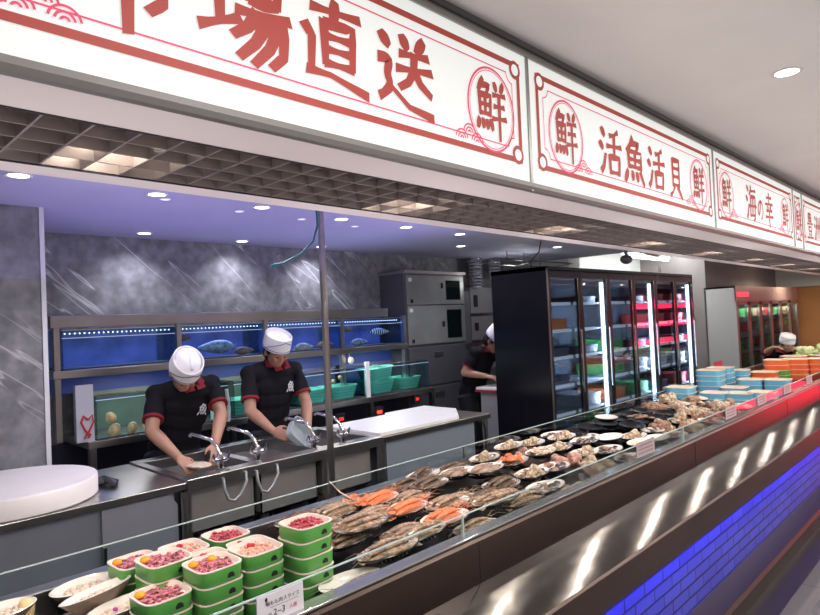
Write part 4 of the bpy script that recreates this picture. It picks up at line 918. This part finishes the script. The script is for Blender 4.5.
# pole and hose
tag(MB().tube([(-3.10,2.405,0),(-3.10,2.405,2.42)], .022, 16).build('steel_pole', steel, None, True), 'vertical stainless pole from floor to ceiling in front of the sink', 'pole').data
tag(MB().tube([(-3.095,2.37,2.40),(-3.09,2.37,2.28),(-3.10,2.34,2.18),(-3.14,2.27,2.10),(-3.18,2.18,2.05),(-3.19,2.12,2.03)], .007, 8).tube([(-3.19,2.13,2.035),(-3.20,2.09,2.02)], [.012,.010], 8).build('hanging_hose', mat('teal_hose', (.02,.13,.14), .4), None, True), 'thin teal hose with a nozzle hanging from the top of the pole', 'hose')
# clear tub held by second cook
t = thing('clear_tub', 'clear plastic tub held by the cook in the upright cap', 'tub', (-3.50,2.42,.86), rz=0)
T = Matrix.Translation((-3.50,2.42,.93)) @ Matrix.Rotation(-.75, 4, 'X') @ Matrix.Rotation(1.15, 4, 'Y')
m = MB(T); m.lathe([(0,0),(.80,0),(1,.07),(1.06,.07),(1.06,.074),(.97,.074),(.78,.005),(0,.005)], sx=.075, sy=.10, seg=32, sq=5)
o = m.build('tub_shell', mat('frosted_clear_plastic', (.55,.60,.64), .2), t, True)
nt = o.data.materials[0].node_tree; nt.nodes['Principled BSDF'].inputs['Alpha'].default_value = .55
tag(MB().ell((-3.50,1.73,.862), (.10,.07,.012)).ell((-3.47,1.69,.868), (.06,.03,.010)).build('fish_fillet', palef, None, True), 'pale fillet on the sink edge under the stooping cook', 'fillet')

# steel cabinet fridge --------------------------------------------------
t = thing('upright_refrigerator', 'tall grey steel cabinet with stacked doors at the end of the tanks', 'refrigerator', (-4.8,5.1,0))
cabm = mat('cabinet_side_steel', (.16,.16,.18), .4, .6, var=.1, vscale=2); doorm = mat('cabinet_door_steel', (.30,.31,.30), .35, .5, var=.2, vscale=2)
MB().box(-4.99,-4.62,4.65,5.64,0,2.17).build('body', cabm, t); MB().box(-5.0,-4.59,4.64,5.65,2.17,2.20).build('top', steel, t)
for (z0, z1) in ((1.83,2.15),(1.40,1.82)):
    d = MB().box(-4.62,-4.60,4.67,5.62,z0,z1,.004).build('door', doorm, t)
    MB().box(-4.60,-4.597,5.30,5.55,z0+.05,z1-.05).build('window', glass('cabinet_window', (.3,.4,.4), .3), d); MB().box(-4.60,-4.590,5.22,5.25,z0+.18,z0+.24).build('handle', blackm, d)
    MB().box(-4.60,-4.597,4.70,4.75,z1-.07,z1-.03).build('sticker', whitepl, d); MB().box(-4.60,-4.597,4.72,4.76,z0+.02,z0+.06).build('lock', blackm, d)
    MB().box(-4.6005,-4.599,5.32,5.53,z0+.07,z1-.07).build('backing', mat('dim_backing', (.06,.08,.08), .5), d)
for (z0, z1) in ((.95,1.37),(.50,.93),(.05,.48)):
    d = MB().box(-4.62,-4.60,4.67,5.62,z0,z1,.004).build('door', cabm, t); MB().box(-4.60,-4.592,5.05,5.20,z1-.12,z1-.06,.003).build('handle', steel, d)
light('POINT', 'duct_fill', (-4.2,6.2,2.1), 4, (1,1,1), .05)  # added fill lamp without a fitting, makes the foil duct show
light('SPOT', 'cabinet_spot', (-3.9,5.0,2.38), 12, (1,1,1), .06, spot=100, rot=(0,-.3,0))
# foil duct and panels
m = MB(); P = [(-4.85,6.15+.0*i,2.42-.02*i) for i in range(20)]; m.tube(P, [.11 if i % 2 else .095 for i in range(20)], 18); P = [(-4.80,6.5,2.42-.02*i) for i in range(14)]; m.tube(P, [.09 if i % 2 else .078 for i in range(14)], 18)
tag(m.build('foil_duct', mat('crumpled_foil', (.75,.75,.76), .2, 1., bump=1., bscale=35), None, False), 'crumpled silver foil ducts hanging from the kitchen ceiling', 'duct')
t = thing('electrical_panel', 'grey electrical panel on the wall behind the stooping far cook', 'panel', (-4.93,6.2,1.45))
MB().box(-5.0,-4.86,5.82,6.05,1.35,2.0,.005).build('narrow_box', mat('panel_dark_grey', (.15,.16,.17), .5), t); MB().box(-5.0,-4.88,6.08,6.55,1.72,2.05,.005).build('upper_box', mat('panel_grey', (.28,.29,.30), .5), t); MB().box(-5.0,-4.88,6.08,6.55,1.38,1.68,.005).build('lower_box', mat('panel_grey', (.28,.29,.30), .5), t)
MB().box(-4.879,-4.872,6.15,6.22,1.80,1.95).build('switch', blackm, t); MB().box(-4.879,-4.872,6.15,6.22,1.5,1.6).build('switch', blackm, t)
m = MB()
for dy in (0,.35,.7): m.tube([(-4.2,5.95+dy,2.26),(-4.2,5.95+dy,2.419)], .006)
m.tube([(-4.2,5.3,2.26),(-4.2,6.9,2.26)], .008); m.tube([(-3.9,5.3,2.28),(-3.9,6.9,2.28)], .008)
for y in (5.3,6.1,6.9): m.tube([(-4.2,y,2.26),(-3.9,y,2.28)], .006)
tag(m.build('cable_tray', steel_d, None), 'thin hanging metal cable tray above the foil ducts and freezer', 'cable tray')
# small white topped table
t = thing('work_table', 'small white-topped work table in front of the far stooping cook', 'table', (-3.82,5.2,0))
MB().box(-3.98,-3.66,4.98,5.55,.93,.955,.003).build('tabletop', whitepl, t); MB().box(-3.95,-3.68,5.02,5.52,.05,.93).build('body', mat('table_body_grey', (.30,.29,.29), .5), t); MB().box(-3.985,-3.72,4.972,4.98,.905,.93).build('red_edge', mat('red_edge', (.35,.02,.04), .5), t)

# black display freezer ---------------------------------------------------
t = thing('display_freezer', 'long black glass-door display freezer with six lit doors', 'freezer', (-3.34,6.66,0))
fx0, fx1, fy0, fy1 = -3.645, -3.03, 4.88, 8.44
MB().box(fx0,fx1,fy0,fy0+.03,0,2.10,.003).build('side_panel', black, t); MB().box(fx0,fx1,fy1-.03,fy1,0,2.10).build('side_panel', black, t)
MB().box(fx0,fx0+.03,fy0+.03,fy1-.03,.05,2.10).build('back_panel', mat('freezer_lining', (.10,.12,.17), .5), t)
MB().box(fx0,fx1,fy0,fy1,2.06,2.10).build('top_panel', black, t); MB().box(fx0,fx1,fy0+.03,fy1-.03,.0,.35).build('base', black, t)
MB().box(fx1-.005,fx1+.004,fy0+.005,fy0+.03,.05,2.08).build('corner_trim', mat('corner_trim_steel', (.35,.30,.30), .3, .9), t)
dw = (fy1-fy0-.02)/6
for k in range(6):
    a = fy0+.02+dw*k; b = a+dw
    m = MB(); m.box(fx1-.025,fx1,a+.004,a+.045,.36,2.07); m.box(fx1-.025,fx1,b-.045,b-.004,.36,2.07); m.box(fx1-.025,fx1,a+.045,b-.045,2.00,2.07); m.box(fx1-.025,fx1,a+.045,b-.045,.36,.42)
    d = m.build('door', mat('door_frame_black', (.02,.02,.022), .3, .3), t); MB().box(fx1-.016,fx1-.012,a+.045,b-.045,.42,2.0).build('pane', glass_f, d)
    MB().tube([(fx1+.02,b-.05,.9),(fx1+.02,b-.05,1.5)], .008).build('handle', chrome, d, True)
    if True: m = MB(); m.box(fx1-.001,fx1+.002,b-.052,b-.045,.42,2.0); m.build('edge_trim', chrome, d)
    for z in (.70,.97,1.24,1.50,1.76):
        m = MB(); m.box(fx0+.05,fx1-.10,a+.03,b-.03,z-.008,z); m.build('shelf', mat('wire_shelf_grey', (.25,.29,.36), .4), t)
        MB().box(fx1-.10,fx1-.095,a+.03,b-.03 if k % 2 == 0 else b-.12,z-.02,z+.012).build('price_rail', mat('price_rail_white', (.72,.78,.86), .4, emit=.6), t)  # glow put into the rail so it looks brightly lit
    if k % 2 == 1:
        MB().box(fx1-.060,fx1-.035,b-.075,b-.045,.45,1.97).build('led_tube', mat('white_led_tube', (.9,.95,1), .4, emit=10, ecol=(.85,.93,1)), t)
        light('AREA', 'freezer_led', (fx1-.09,b-.06,1.2), 22, (.70,.85,1), 1.4, .03, rot=(0,PI/2,0))
MB().box(fx1-.02,fx1+.0,fy0,fy1,.05,.36).build('kick_grille', mat('kick_grille', (.05,.05,.06), .4, .5), t)
def crate(x0, x1, y0, y1, z0, h, ml, lab):
    m = MB(); m.box(x0,x1,y0,y1,z0,z0+h,.008); o = m.build('storage_tub', ml, None); tag(o, lab, 'tub')
    m = MB(); m.box(x0-.004,x1+.004,y0-.004,y1+.004,z0+h-.018,z0+h+.002,.002); m.build('lid_rim', ml, o); return o
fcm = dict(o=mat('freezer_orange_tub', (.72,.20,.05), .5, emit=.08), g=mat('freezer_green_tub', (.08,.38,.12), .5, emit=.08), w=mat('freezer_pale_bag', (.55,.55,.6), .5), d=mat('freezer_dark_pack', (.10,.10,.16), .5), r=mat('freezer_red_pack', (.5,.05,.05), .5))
zs = [.42,.70,.97,1.24,1.50,1.76]; hh = [.22,.2,.2,.19,.18,.15]
cont = ['w.ddo.','.wdrd.','gg.ogg','dg.wdr','wdrdwd','dwrrdd']
nm = dict(o='orange', g='green', w='pale', d='dark', r='red')
on = ['first','second','third','fourth','fifth','last']; lv = ['bottom','second','third','fourth','fifth','top']
for k in range(6):
    a = fy0+.02+dw*k
    rowc = {0:'d.ddo.',1:'.w.d.d',2:'gogg..' ,3:'dgwd.d',4:'ydwdrr',5:'drwdrr'}[k]
    for j, c in enumerate(rowc):
        if c == '.': continue
        cc = {'y':'w'}.get(c, c)
        crate(fx0+.10, fx1-.13, a+.17, a+dw-.05, zs[j]+.002, hh[j]*(.45 if c == 'd' else .62), fcm[cc], nm[cc]+' tub on the '+lv[j]+' shelf behind the '+on[k]+' freezer door')
# ceiling things above the freezers
t = thing('fluorescent_lamp', 'long white fluorescent lamp above the black freezers', 'lamp', (-4.3,10.0,2.52))
MB().box(-4.34,-4.26,9.2,10.9,2.54,2.58).build('housing', white, t); MB().tube([(-4.3,9.22,2.52),(-4.3,10.88,2.52)], .022).build('tube', mat('fluorescent_tube', (1,1,1), .4, emit=6), t, True)
for (x, y, lab) in [(-3.2,6.9,'round dark speaker hanging above the freezer under the sign beam'),(-4.5,11.0,'small round fixture at the end of the fluorescent lamp')]:
    t = thing('ceiling_speaker', lab, 'speaker', (x,y,2.2)); MB().ell((x,y,2.26), (.07,.07,.055)).build('shell', mat('speaker_grey', (.12,.12,.12), .4), t, True); MB().tube([(x,y,2.31),(x,y,2.42)], .02).build('mount', steel_d, t, True)
tag(MB().tube([(-3.5,5.4,2.10),(-3.5,5.35,2.2),(-3.45,5.45,2.3),(-3.45,5.5,2.42)], .006).build('power_cable', rubber, None, True), 'black cable running from the freezer top to the ceiling', 'cable')
m = MB(); m.tube([(-3.9,8.3,2.62),(-3.9,8.7,2.60),(-3.9,9.1,2.52),(-3.9,9.5,2.50)], .03); m.tube([(-3.9,8.7,2.60),(-3.9,8.75,2.85)], .02); m.ell((-3.9,8.72,2.60), (.06,.06,.05))
tag(m.build('ceiling_pipe', steel, None, True), 'bent metal pipe and joint above the black freezers', 'pipe')
# second fridge
t = thing('display_refrigerator', 'grey-sided glass-door refrigerator beyond the black freezer', 'refrigerator', (-3.6,13.3,0))
gx0, gx1, gy0, gy1 = -3.84, -3.34, 11.22, 15.34
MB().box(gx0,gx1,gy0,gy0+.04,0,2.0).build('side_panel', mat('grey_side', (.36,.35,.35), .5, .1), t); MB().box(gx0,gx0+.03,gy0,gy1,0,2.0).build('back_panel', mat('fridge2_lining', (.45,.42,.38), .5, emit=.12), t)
MB().box(gx0,gx1,gy0,gy1,1.97,2.0).build('top_panel', steel, t); MB().box(gx0,gx1,gy1-.04,gy1,0,2.0).build('side_panel', steel, t); MB().box(gx0,gx1,gy0+.04,gy1,0,.3).build('base', steel_d, t)
MB().box(gx1-.02,gx1+.005,gy0+.0,gy1,1.74,2.0).build('header', mat('pinkish_header', (.45,.34,.32), .35, .6), t)
MB().box(gx1+.005,gx1+.008,gy0+.05,gy0+.7,1.82,1.90).build('red_header_strip', mat('red_strip', (.8,.05,.08), .4, emit=.9, ecol=(1,.05,.1)), t)
for k in range(6):
    a = gy0+.04+.675*k; b = a+.675; m = MB(); m.box(gx1-.03,gx1,a,a+.07,.3,1.74); m.box(gx1-.03,gx1,b-.07,b,.3,1.74); m.box(gx1-.03,gx1,a,b,.3,.38); m.box(gx1-.03,gx1,a,b,1.68,1.74)
    d = m.build('door', mat('door_frame_steel', (.5,.47,.44), .3, .9), t); MB().box(gx1-.016,gx1-.012,a+.07,b-.07,.38,1.68).build('pane', glass_f, d)
    for z in (.6,.9,1.2,1.45): MB().box(gx0+.05,gx1-.08,a+.02,b-.02,z,z+.015).build('shelf', steel, t)
    for j, z in enumerate((.615,.915,1.215,1.465)):
        ml = [fcm['r'],fcm['g'],mat('tan_pack', (.5,.33,.2), .5)][(k+j) % 3] if k else [fcm['r'],fcm['g']][j % 2]
        crate(gx0+.08, gx1-.10, a+.12, b-.12, z+.002, .14, ml, ['lowest','second lowest','second highest','highest'][j]+' pack behind the '+on[k]+' door of the grey refrigerator')
light('AREA', 'fridge2_light', (-3.45,13.2,1.62), 40, (1,.95,.85), .1, 3.6)
# opposite shops (across the aisle, seen in reflections)
redn = mat('red_neon_panel', (.8,.03,.05), .4, emit=9, ecol=(1,.02,.06))
t = thing('red_shop_front', 'red lit shop front across the aisle, visible as reflections in the freezer doors', 'shop front', (2.6,21.5,0))
MB().box(2.6,2.8,18.5,25,0,2.6).build('wall', mat('dark_shop_wall', (.05,.03,.03), .5), t)
for z in (.55,1.12,1.72): MB().box(2.55,2.6,18.8,24.6,z,z+.16).build('lit_band', redn, t)
_q = (Vector((-1.42,6.2,.8))-Vector((0,11,.2))).to_track_quat('-Z','Y').to_euler()
light('AREA', 'red_wash', (0,11,.2), 18, (1,.02,.06), 1.6, .5, rot=tuple(_q))  # added unseen lamp, reddens the far counter front like the red sign's reflection
for y in (0,3,6,9.5,14): light('POINT', 'aisle_bounce', (2.6, y, 1.3), 100, (1,.96,.93), .9).visible_glossy = False  # added fill lamps in place of light bounced around the aisle
for y in (.4,1.8,3.4,5.2,7.4): light('POINT', 'food_bounce', (-1.75, y, 1.45), 11, (1,.92,.90), .25).visible_glossy = False  # added unseen fill above the food, brightens the soffit and louver
for y in (1.2,3.6): light('POINT', 'kitchen_bounce', (-2.75, y, 1.9), 7, (.85,.85,1), .3).visible_glossy = False  # added kitchen fill, no such fittings hang here

# ================================================================== PEOPLE
def remesh(mb, name, ml, parent, vox=.008, sm=6):
    o = mb.build(name, ml, None, True, fix=True)
    r = o.modifiers.new('r', 'REMESH'); r.mode = 'VOXEL'; r.voxel_size = vox; r.use_smooth_shade = True
    s = o.modifiers.new('s', 'SMOOTH'); s.iterations = sm; s.factor = .5
    bpy.context.view_layer.update()
    me = bpy.data.meshes.new_from_object(o.evaluated_get(bpy.context.evaluated_depsgraph_get()))
    o.modifiers.clear(); o.data = me
    me.materials.clear(); me.materials.append(ml)
    off = Vector(parent.location); me.transform(Matrix.Translation(-off)); o.parent = parent
    for p in me.polygons: p.use_smooth = True
    return o
def V(*a): return Vector(a)
def basis(x, z):
    x = x.normalized(); y = z.cross(x).normalized(); z = x.cross(y); return Matrix((x, y, z)).transposed().to_4x4()
def hand(mb, wrist, direction, back, side, curl=.5):
    """side=+1: thumb towards local +y"""
    B = Matrix.Translation(wrist) @ basis(direction, back)
    old = mb.T; mb.T = B
    mb.ell((.045,0,0), (.052,.040,.015), nu=14, nv=8); mb.tube([(-.02,0,0),(.015,0,0),(.03,0,0)], [.026,.027,.025], 10, flat=.7)
    for k, (y, L) in enumerate(((.030,.070),(.010,.079),(-.010,.074),(-.029,.058))):
        y *= side; a = 0; p = V(.078,y,0); P = [V(.04,y*.85,0), p]
        for j, q in enumerate((.45,.30,.25)):
            a += curl*(.55,.6,.45)[j]*(1+.12*k); p = p + V(math.cos(a), y*.6*.1, -math.sin(a))*L*q*1.0; P.append(p.copy())
        mb.tube(P, [.010,.0098,.009,.0082,.0065], 8)
    mb.tube([(.012,side*.022,-.004),(.035,side*.045,-.012),(.060,side*.056,-.022),(.078,side*.052,-.034)], [.012,.012,.0095,.007], 8)
    mb.T = old
def person(name, label, J, vox=.008, polo=True, hat='cap', apron=False):
    root = thing(name, label, 'person', (J['feet'][0], J['feet'][1], 0))
    hip, chest, neck, head = [V(*J[k]) for k in ('hip','chest','neck','head')]
    H = Matrix.Translation(head) @ Euler((J.get('roll',0), J['pitch'], J['yaw']), 'XYZ').to_matrix().to_4x4() if False else Matrix.Translation(head) @ Matrix.Rotation(J['yaw'], 4, 'Z') @ Matrix.Rotation(J['pitch'], 4, 'Y') @ Matrix.Rotation(J.get('roll', 0), 4, 'X')
    fw = V(math.cos(J['byaw']), math.sin(J['byaw']), 0)
    up = (chest-hip).normalized(); Bt = basis(fw-up*fw.dot(up), up).to_3x3(); er = Bt.to_euler()
    # one continuous body: trunk, neck, head, arms and hands, legs
    m = MB()
    for t_, r in ((0,(.105,.155,.11)),(.35,(.10,.14,.11)),(.7,(.11,.155,.12)),(1.,(.11,.16,.12))): m.ell(hip.lerp(chest, t_), r, er)
    m.ell(chest.lerp(neck, .5), (.085,.15,.09), er)
    m.tube([chest.lerp(neck, .6), neck, neck.lerp(head, .55), head], [.075,.058,.055,.06], 12)
    for s in ('A','B'):
        sh, el, wr = [V(*J[k+s]) for k in ('sh','el','wr')]
        m.tube([chest.lerp(neck,.5), sh, sh.lerp(el,.35), el], [.065,.055,.048,.041], 12); m.ell(sh, (.055,)*3)
        m.tube([el, el.lerp(wr,.3), el.lerp(wr,.8), wr], [.042,.043,.031,.027], 12); m.ell(el, (.042,)*3)
        hd = V(*J['hd'+s]); hand(m, wr, hd, V(*J.get('bk'+s, (0,0,1))), J.get('th'+s, 1 if s == 'A' else -1), J.get('curl', .6))
        ft = V(*J['ft'+s]); kn = V((hip.x+ft.x)/2+.05, (hip.y+ft.y)/2, .47); hj = hip+Bt @ V(0,(-.09 if s == 'A' else .09),-.05)
        m.tube([hj, hj.lerp(kn,.4), kn, kn.lerp(ft,.35), ft+V(0,0,.08)], [.095,.085,.06,.058,.042], 12); m.tube([ft+V(-.05,0,.045), ft+V(.06,0,.04), ft+V(.15,0,.03)], [.042,.042,.028], 10)
    m.T = H
    m.ell((0,0,.025), (.098,.078,.100), nu=22, nv=14); m.ell((.028,0,-.045), (.068,.060,.070), nu=18, nv=12); m.ell((.058,0,-.088), (.030,.034,.024)); m.ell((.078,0,.018), (.020,.052,.014))
    m.tube([(.086,0,.018),(.100,0,-.010),(.113,0,-.030)], [.008,.011,.014], 8); m.ell((.100,0,-.036), (.014,.021,.010)); m.ell((.084,0,-.064), (.018,.028,.012))
    for s in (-1,1): m.ell((.070,s*.040,-.022), (.024,.022,.024)); m.ell((-.002,s*.078,-.012), (.018,.010,.032), nu=10, nv=8)
    m.T = None
    body = remesh(m, 'body', skin, root, vox, 4)
    # face details
    for s in (-1,1):
        MB(H).ell((.083,s*.032,-.002), (.011,.017,.009), nu=12, nv=8).build('eyelid', skin, root, True)
        MB(H).tube([(.089,s*.017,-.007),(.093,s*.032,-.010),(.086,s*.048,-.006)], [.0016,.0024,.0012], 6).build('eyelashes', hairm, root, True)
        MB(H).tube([(.098,s*.014,.020),(.098,s*.032,.026),(.086,s*.052,.020)], [.003,.0045,.002], 6).build('eyebrow', hairm, root, True)
        MB(H).ell((.091,s*.032,-.004), (.004,.010,.0035), nu=10, nv=6).build('eye', mat('eye_dark', (.03,.02,.02), .2), root, True)
    MB(H).tube([(.093,-.024,-.063),(.102,0,-.060),(.093,.024,-.063)], [.002,.0045,.002], 6).build('lips', skin_l, root, True)
    # hair
    m = MB(H); m.ell((-.012,0,.038), (.100,.085,.094), nu=22, nv=14); m.ell((-.040,0,-.030), (.068,.076,.075), nu=18, nv=12)
    for s in (-1,1): m.ell((.018,s*.070,.012), (.030,.014,.030))
    m.build('hair', hairm, root, True)
    if hat:
        m = MB(H)
        m.lathe([(.99,.026),(1.04,.030),(1.03,.080),(.99,.132),(.90,.138),(.86,.112),(0,.116)], (-.004,0,0), sx=.112, sy=.096, seg=36)
        hb = m.build('cap', hatm, root, True)
        m = MB(H)
        if hat == 'puff':
            m.ell((-.010,0,.105), (.100,.082,.066), nu=24, nv=12); m.ell((0,0,.140), (.086,.020,.038)); m.ell((-.03,.025,.135), (.055,.04,.035)); m.build('cap_crown', hatm, hb.parent, True)
        else:
            m.ell((-.006,0,.104), (.092,.076,.034), nu=24, nv=12); m.ell((0,0,.118), (.088,.014,.022)); m.build('cap_crown', hatm, root, True)
        m = MB(H); Q = []
        for k in range(41): a = 2*PI*k/40; Q.append((-.004+.116*math.cos(a), .100*math.sin(a), .040))
        m.tube(Q, .0026, 6, caps=False)
        Q = [(-.004+.1165*math.cos(a), .1*math.sin(a), .045+.075*max(0,1-abs(a)/1.35)**.8) for a in [-1.35+2.7*k/24 for k in range(25)] if abs(a) <= 1.351]
        m.tube(Q, .0026, 6); m.build('cap_piping', bluepipe if hat != 'puff' else mat('navy_piping', (.05,.05,.12), .6), root, True)
    # polo shirt
    m = MB(); g = .018
    for t_, r in ((-.12,(.105,.155,.08)),(.0,(.108,.158,.12)),(.35,(.108,.150,.12)),(.7,(.115,.168,.12)),(1.,(.112,.175,.12))): m.ell(hip.lerp(chest, t_), tuple(q+g for q in r), er)
    m.ell(chest.lerp(neck, .55), (.095,.165,.085), er)
    for s in ('A','B'):
        sh, el = V(*J['sh'+s]), V(*J['el'+s]); c = sh.lerp(el, .70)
        m.tube([chest.lerp(neck,.4), sh, sh.lerp(el,.4), c], [.085,.066,.062,.061], 14); m.ell(sh, (.064,)*3); m.tube([neck+V(-.02,0,-.035), neck.lerp(sh,.5)+V(-.01,0,-.012), sh+V(0,0,-.005)], [.062,.060,.058], 12)
    remesh(m, 'polo_shirt', shirtm, root, vox*1.1, 8)
    for s in ('A','B'):
        sh, el = V(*J['sh'+s]), V(*J['el'+s])
        MB().tube([sh.lerp(el,.66), sh.lerp(el,.725)], [.0645,.064], 20).build('sleeve_band', collarm, root, True)
    nk = neck; nd = (head-neck).normalized(); Bc = Matrix.Translation(nk) @ basis(fw, (up*.6+nd*.4).normalized())
    m = MB(Bc); vs = []; fs = []; n = 30
    for k in range(n):
        a = .28+(2*PI-.56)*k/(n-1)
        for (r, z) in ((.066,-.012),(.064,.030),(.070,.034),(.088+.022*math.cos(a/2*0+a)*.6,-.010-.02*max(0,math.cos(a)))): vs.append((r*math.cos(a)*1.05+.006, r*math.sin(a)*1.08, z))
    for k in range(n-1):
        for j in range(3): fs.append((k*4+j, k*4+j+1, (k+1)*4+j+1, (k+1)*4+j))
    m.add(vs, fs)
    for s in (-1,1): m.add([(.066,s*.012,.010),(.108,s*.006,-.055),(.098,s*.066,-.055),(.052,s*.060,.018),(.060,s*.018,.014),(.118,s*.008,-.052),(.108,s*.068,-.050),(.056,s*.064,.026)], [(0,1,2,3),(4,5,6,7),(0,1,5,4),(1,2,6,5),(2,3,7,6),(3,0,4,7)])
    m.build('collar', collarm, root)
    # small white chest emblem
    E = Matrix.Translation(chest.lerp(neck,.10)) @ basis(fw-up*fw.dot(up), up)
    m = MB(); glyph(m, '魚', 0, 0, .060, .080, x=0, pen=9); me_ = [tuple(E @ (V(.137,.078,.0)+V(v[0]-.0,v[1],v[2]))) for v in m.v]; m.v = me_
    m.build('chest_emblem', mat('white_print', (.7,.7,.72), .6, emit=.03), root, fix=False)
    # trousers
    m = MB(); m.ell(hip+V(0,0,-.04), (.122,.172,.12), er)
    for s in ('A','B'):
        ft = V(*J['ft'+s]); kn = V((hip.x+ft.x)/2+.05, (hip.y+ft.y)/2, .47); hj = hip+Bt @ V(0,(-.09 if s == 'A' else .09),-.05)
        m.tube([hj, hj.lerp(kn,.4), kn, ft+V(0,0,.10)], [.108,.10,.078,.07], 12)
    remesh(m, 'trousers', mat('black_trousers', (.012,.012,.015), .8), root, .012, 5)
    for s in ('A','B'): ft = V(*J['ft'+s]); MB().tube([ft+V(-.08,0,.05), ft+V(.06,0,.05), ft+V(.17,0,.035)], [.052,.052,.036], 12).build('shoe', rubber, root, True)
    return root
person('person', 'cook in a black polo and puffed white cap stooping over the sink', dict(feet=(-4.15,1.86), ftA=(-4.16,1.76,0), ftB=(-4.16,1.98,0), hip=(-4.14,1.88,.90), chest=(-4.02,1.90,1.18), neck=(-3.92,1.885,1.325), head=(-3.815,1.81,1.395), pitch=.95, yaw=-.12, roll=.0, byaw=-.05,
    shA=(-3.99,1.70,1.26), elA=(-3.83,1.60,1.05), wrA=(-3.60,1.66,.905), hdA=(.6,.15,-.35), bkA=(.3,-.3,1), thA=1,
    shB=(-3.97,2.08,1.29), elB=(-3.78,2.04,1.10), wrB=(-3.56,1.87,.945), hdB=(.5,-.25,-.5), bkB=(.5,.5,.6), thB=-1, curl=.5), vox=.007, hat='puff')
person('person', 'cook in an upright white cap with blue piping holding a clear tub at the sink', dict(feet=(-4.12,2.60), ftA=(-4.13,2.50,0), ftB=(-4.13,2.72,0), hip=(-4.10,2.60,.93), chest=(-4.04,2.60,1.22), neck=(-3.985,2.60,1.395), head=(-3.915,2.57,1.485), pitch=.50, yaw=-.10, byaw=0,
    shA=(-4.02,2.40,1.325), elA=(-3.90,2.33,1.07), wrA=(-3.64,2.345,.95), hdA=(.7,.15,-.15), bkA=(0,-.9,.4), thA=1,
    shB=(-4.02,2.80,1.325), elB=(-3.88,2.80,1.07), wrB=(-3.60,2.60,.93), hdB=(.7,-.25,-.15), bkB=(0,.9,.4), thB=-1, curl=.45), vox=.007, hat='cap')
person('person', 'cook in black at the small white table left of the black freezer', dict(feet=(-4.22,5.22), ftA=(-4.22,5.12,0), ftB=(-4.24,5.34,0), hip=(-4.22,5.22,.90), chest=(-4.10,5.22,1.20), neck=(-3.98,5.20,1.34), head=(-3.86,5.16,1.42), pitch=.75, yaw=.15, byaw=.1,
    shA=(-4.02,5.04,1.30), elA=(-4.10,4.96,1.10), wrA=(-3.90,5.06,1.06), hdA=(.8,.2,-.1), bkA=(0,-.3,1), thA=1,
    shB=(-4.04,5.42,1.30), elB=(-3.95,5.44,1.08), wrB=(-3.78,5.30,1.04), hdB=(.7,-.3,-.1), bkB=(0,.3,1), thB=-1), vox=.009, hat='cap')
person('person', 'distant cook in a white cap bending behind the orange tubs', dict(feet=(-2.75,10.75), ftA=(-2.75,10.6,0), ftB=(-2.75,10.9,0), hip=(-2.72,10.7,.72), chest=(-2.60,10.5,.92), neck=(-2.50,10.35,1.0), head=(-2.40,10.25,1.08), pitch=.4, yaw=-.9, byaw=-.7,
    shA=(-2.72,10.35,.95), elA=(-2.62,10.1,.98), wrA=(-2.50,9.95,1.05), hdA=(.8,-.3,0), thA=1,
    shB=(-2.42,10.55,.96), elB=(-2.38,10.5,.98), wrB=(-2.33,10.3,1.0), hdB=(.6,-.6,0), thB=-1), vox=.012, hat='cap')
t = thing('small_cup', 'small grey cup beside the hands of the far stooping cook', 'cup', (-3.76,5.10,.955)); MB().lathe([(0,0),(.03,0),(.036,.08),(.033,.08),(.028,.005),(0,.005)], (-3.76,5.10,.956)).build('cup', steel, t, True)
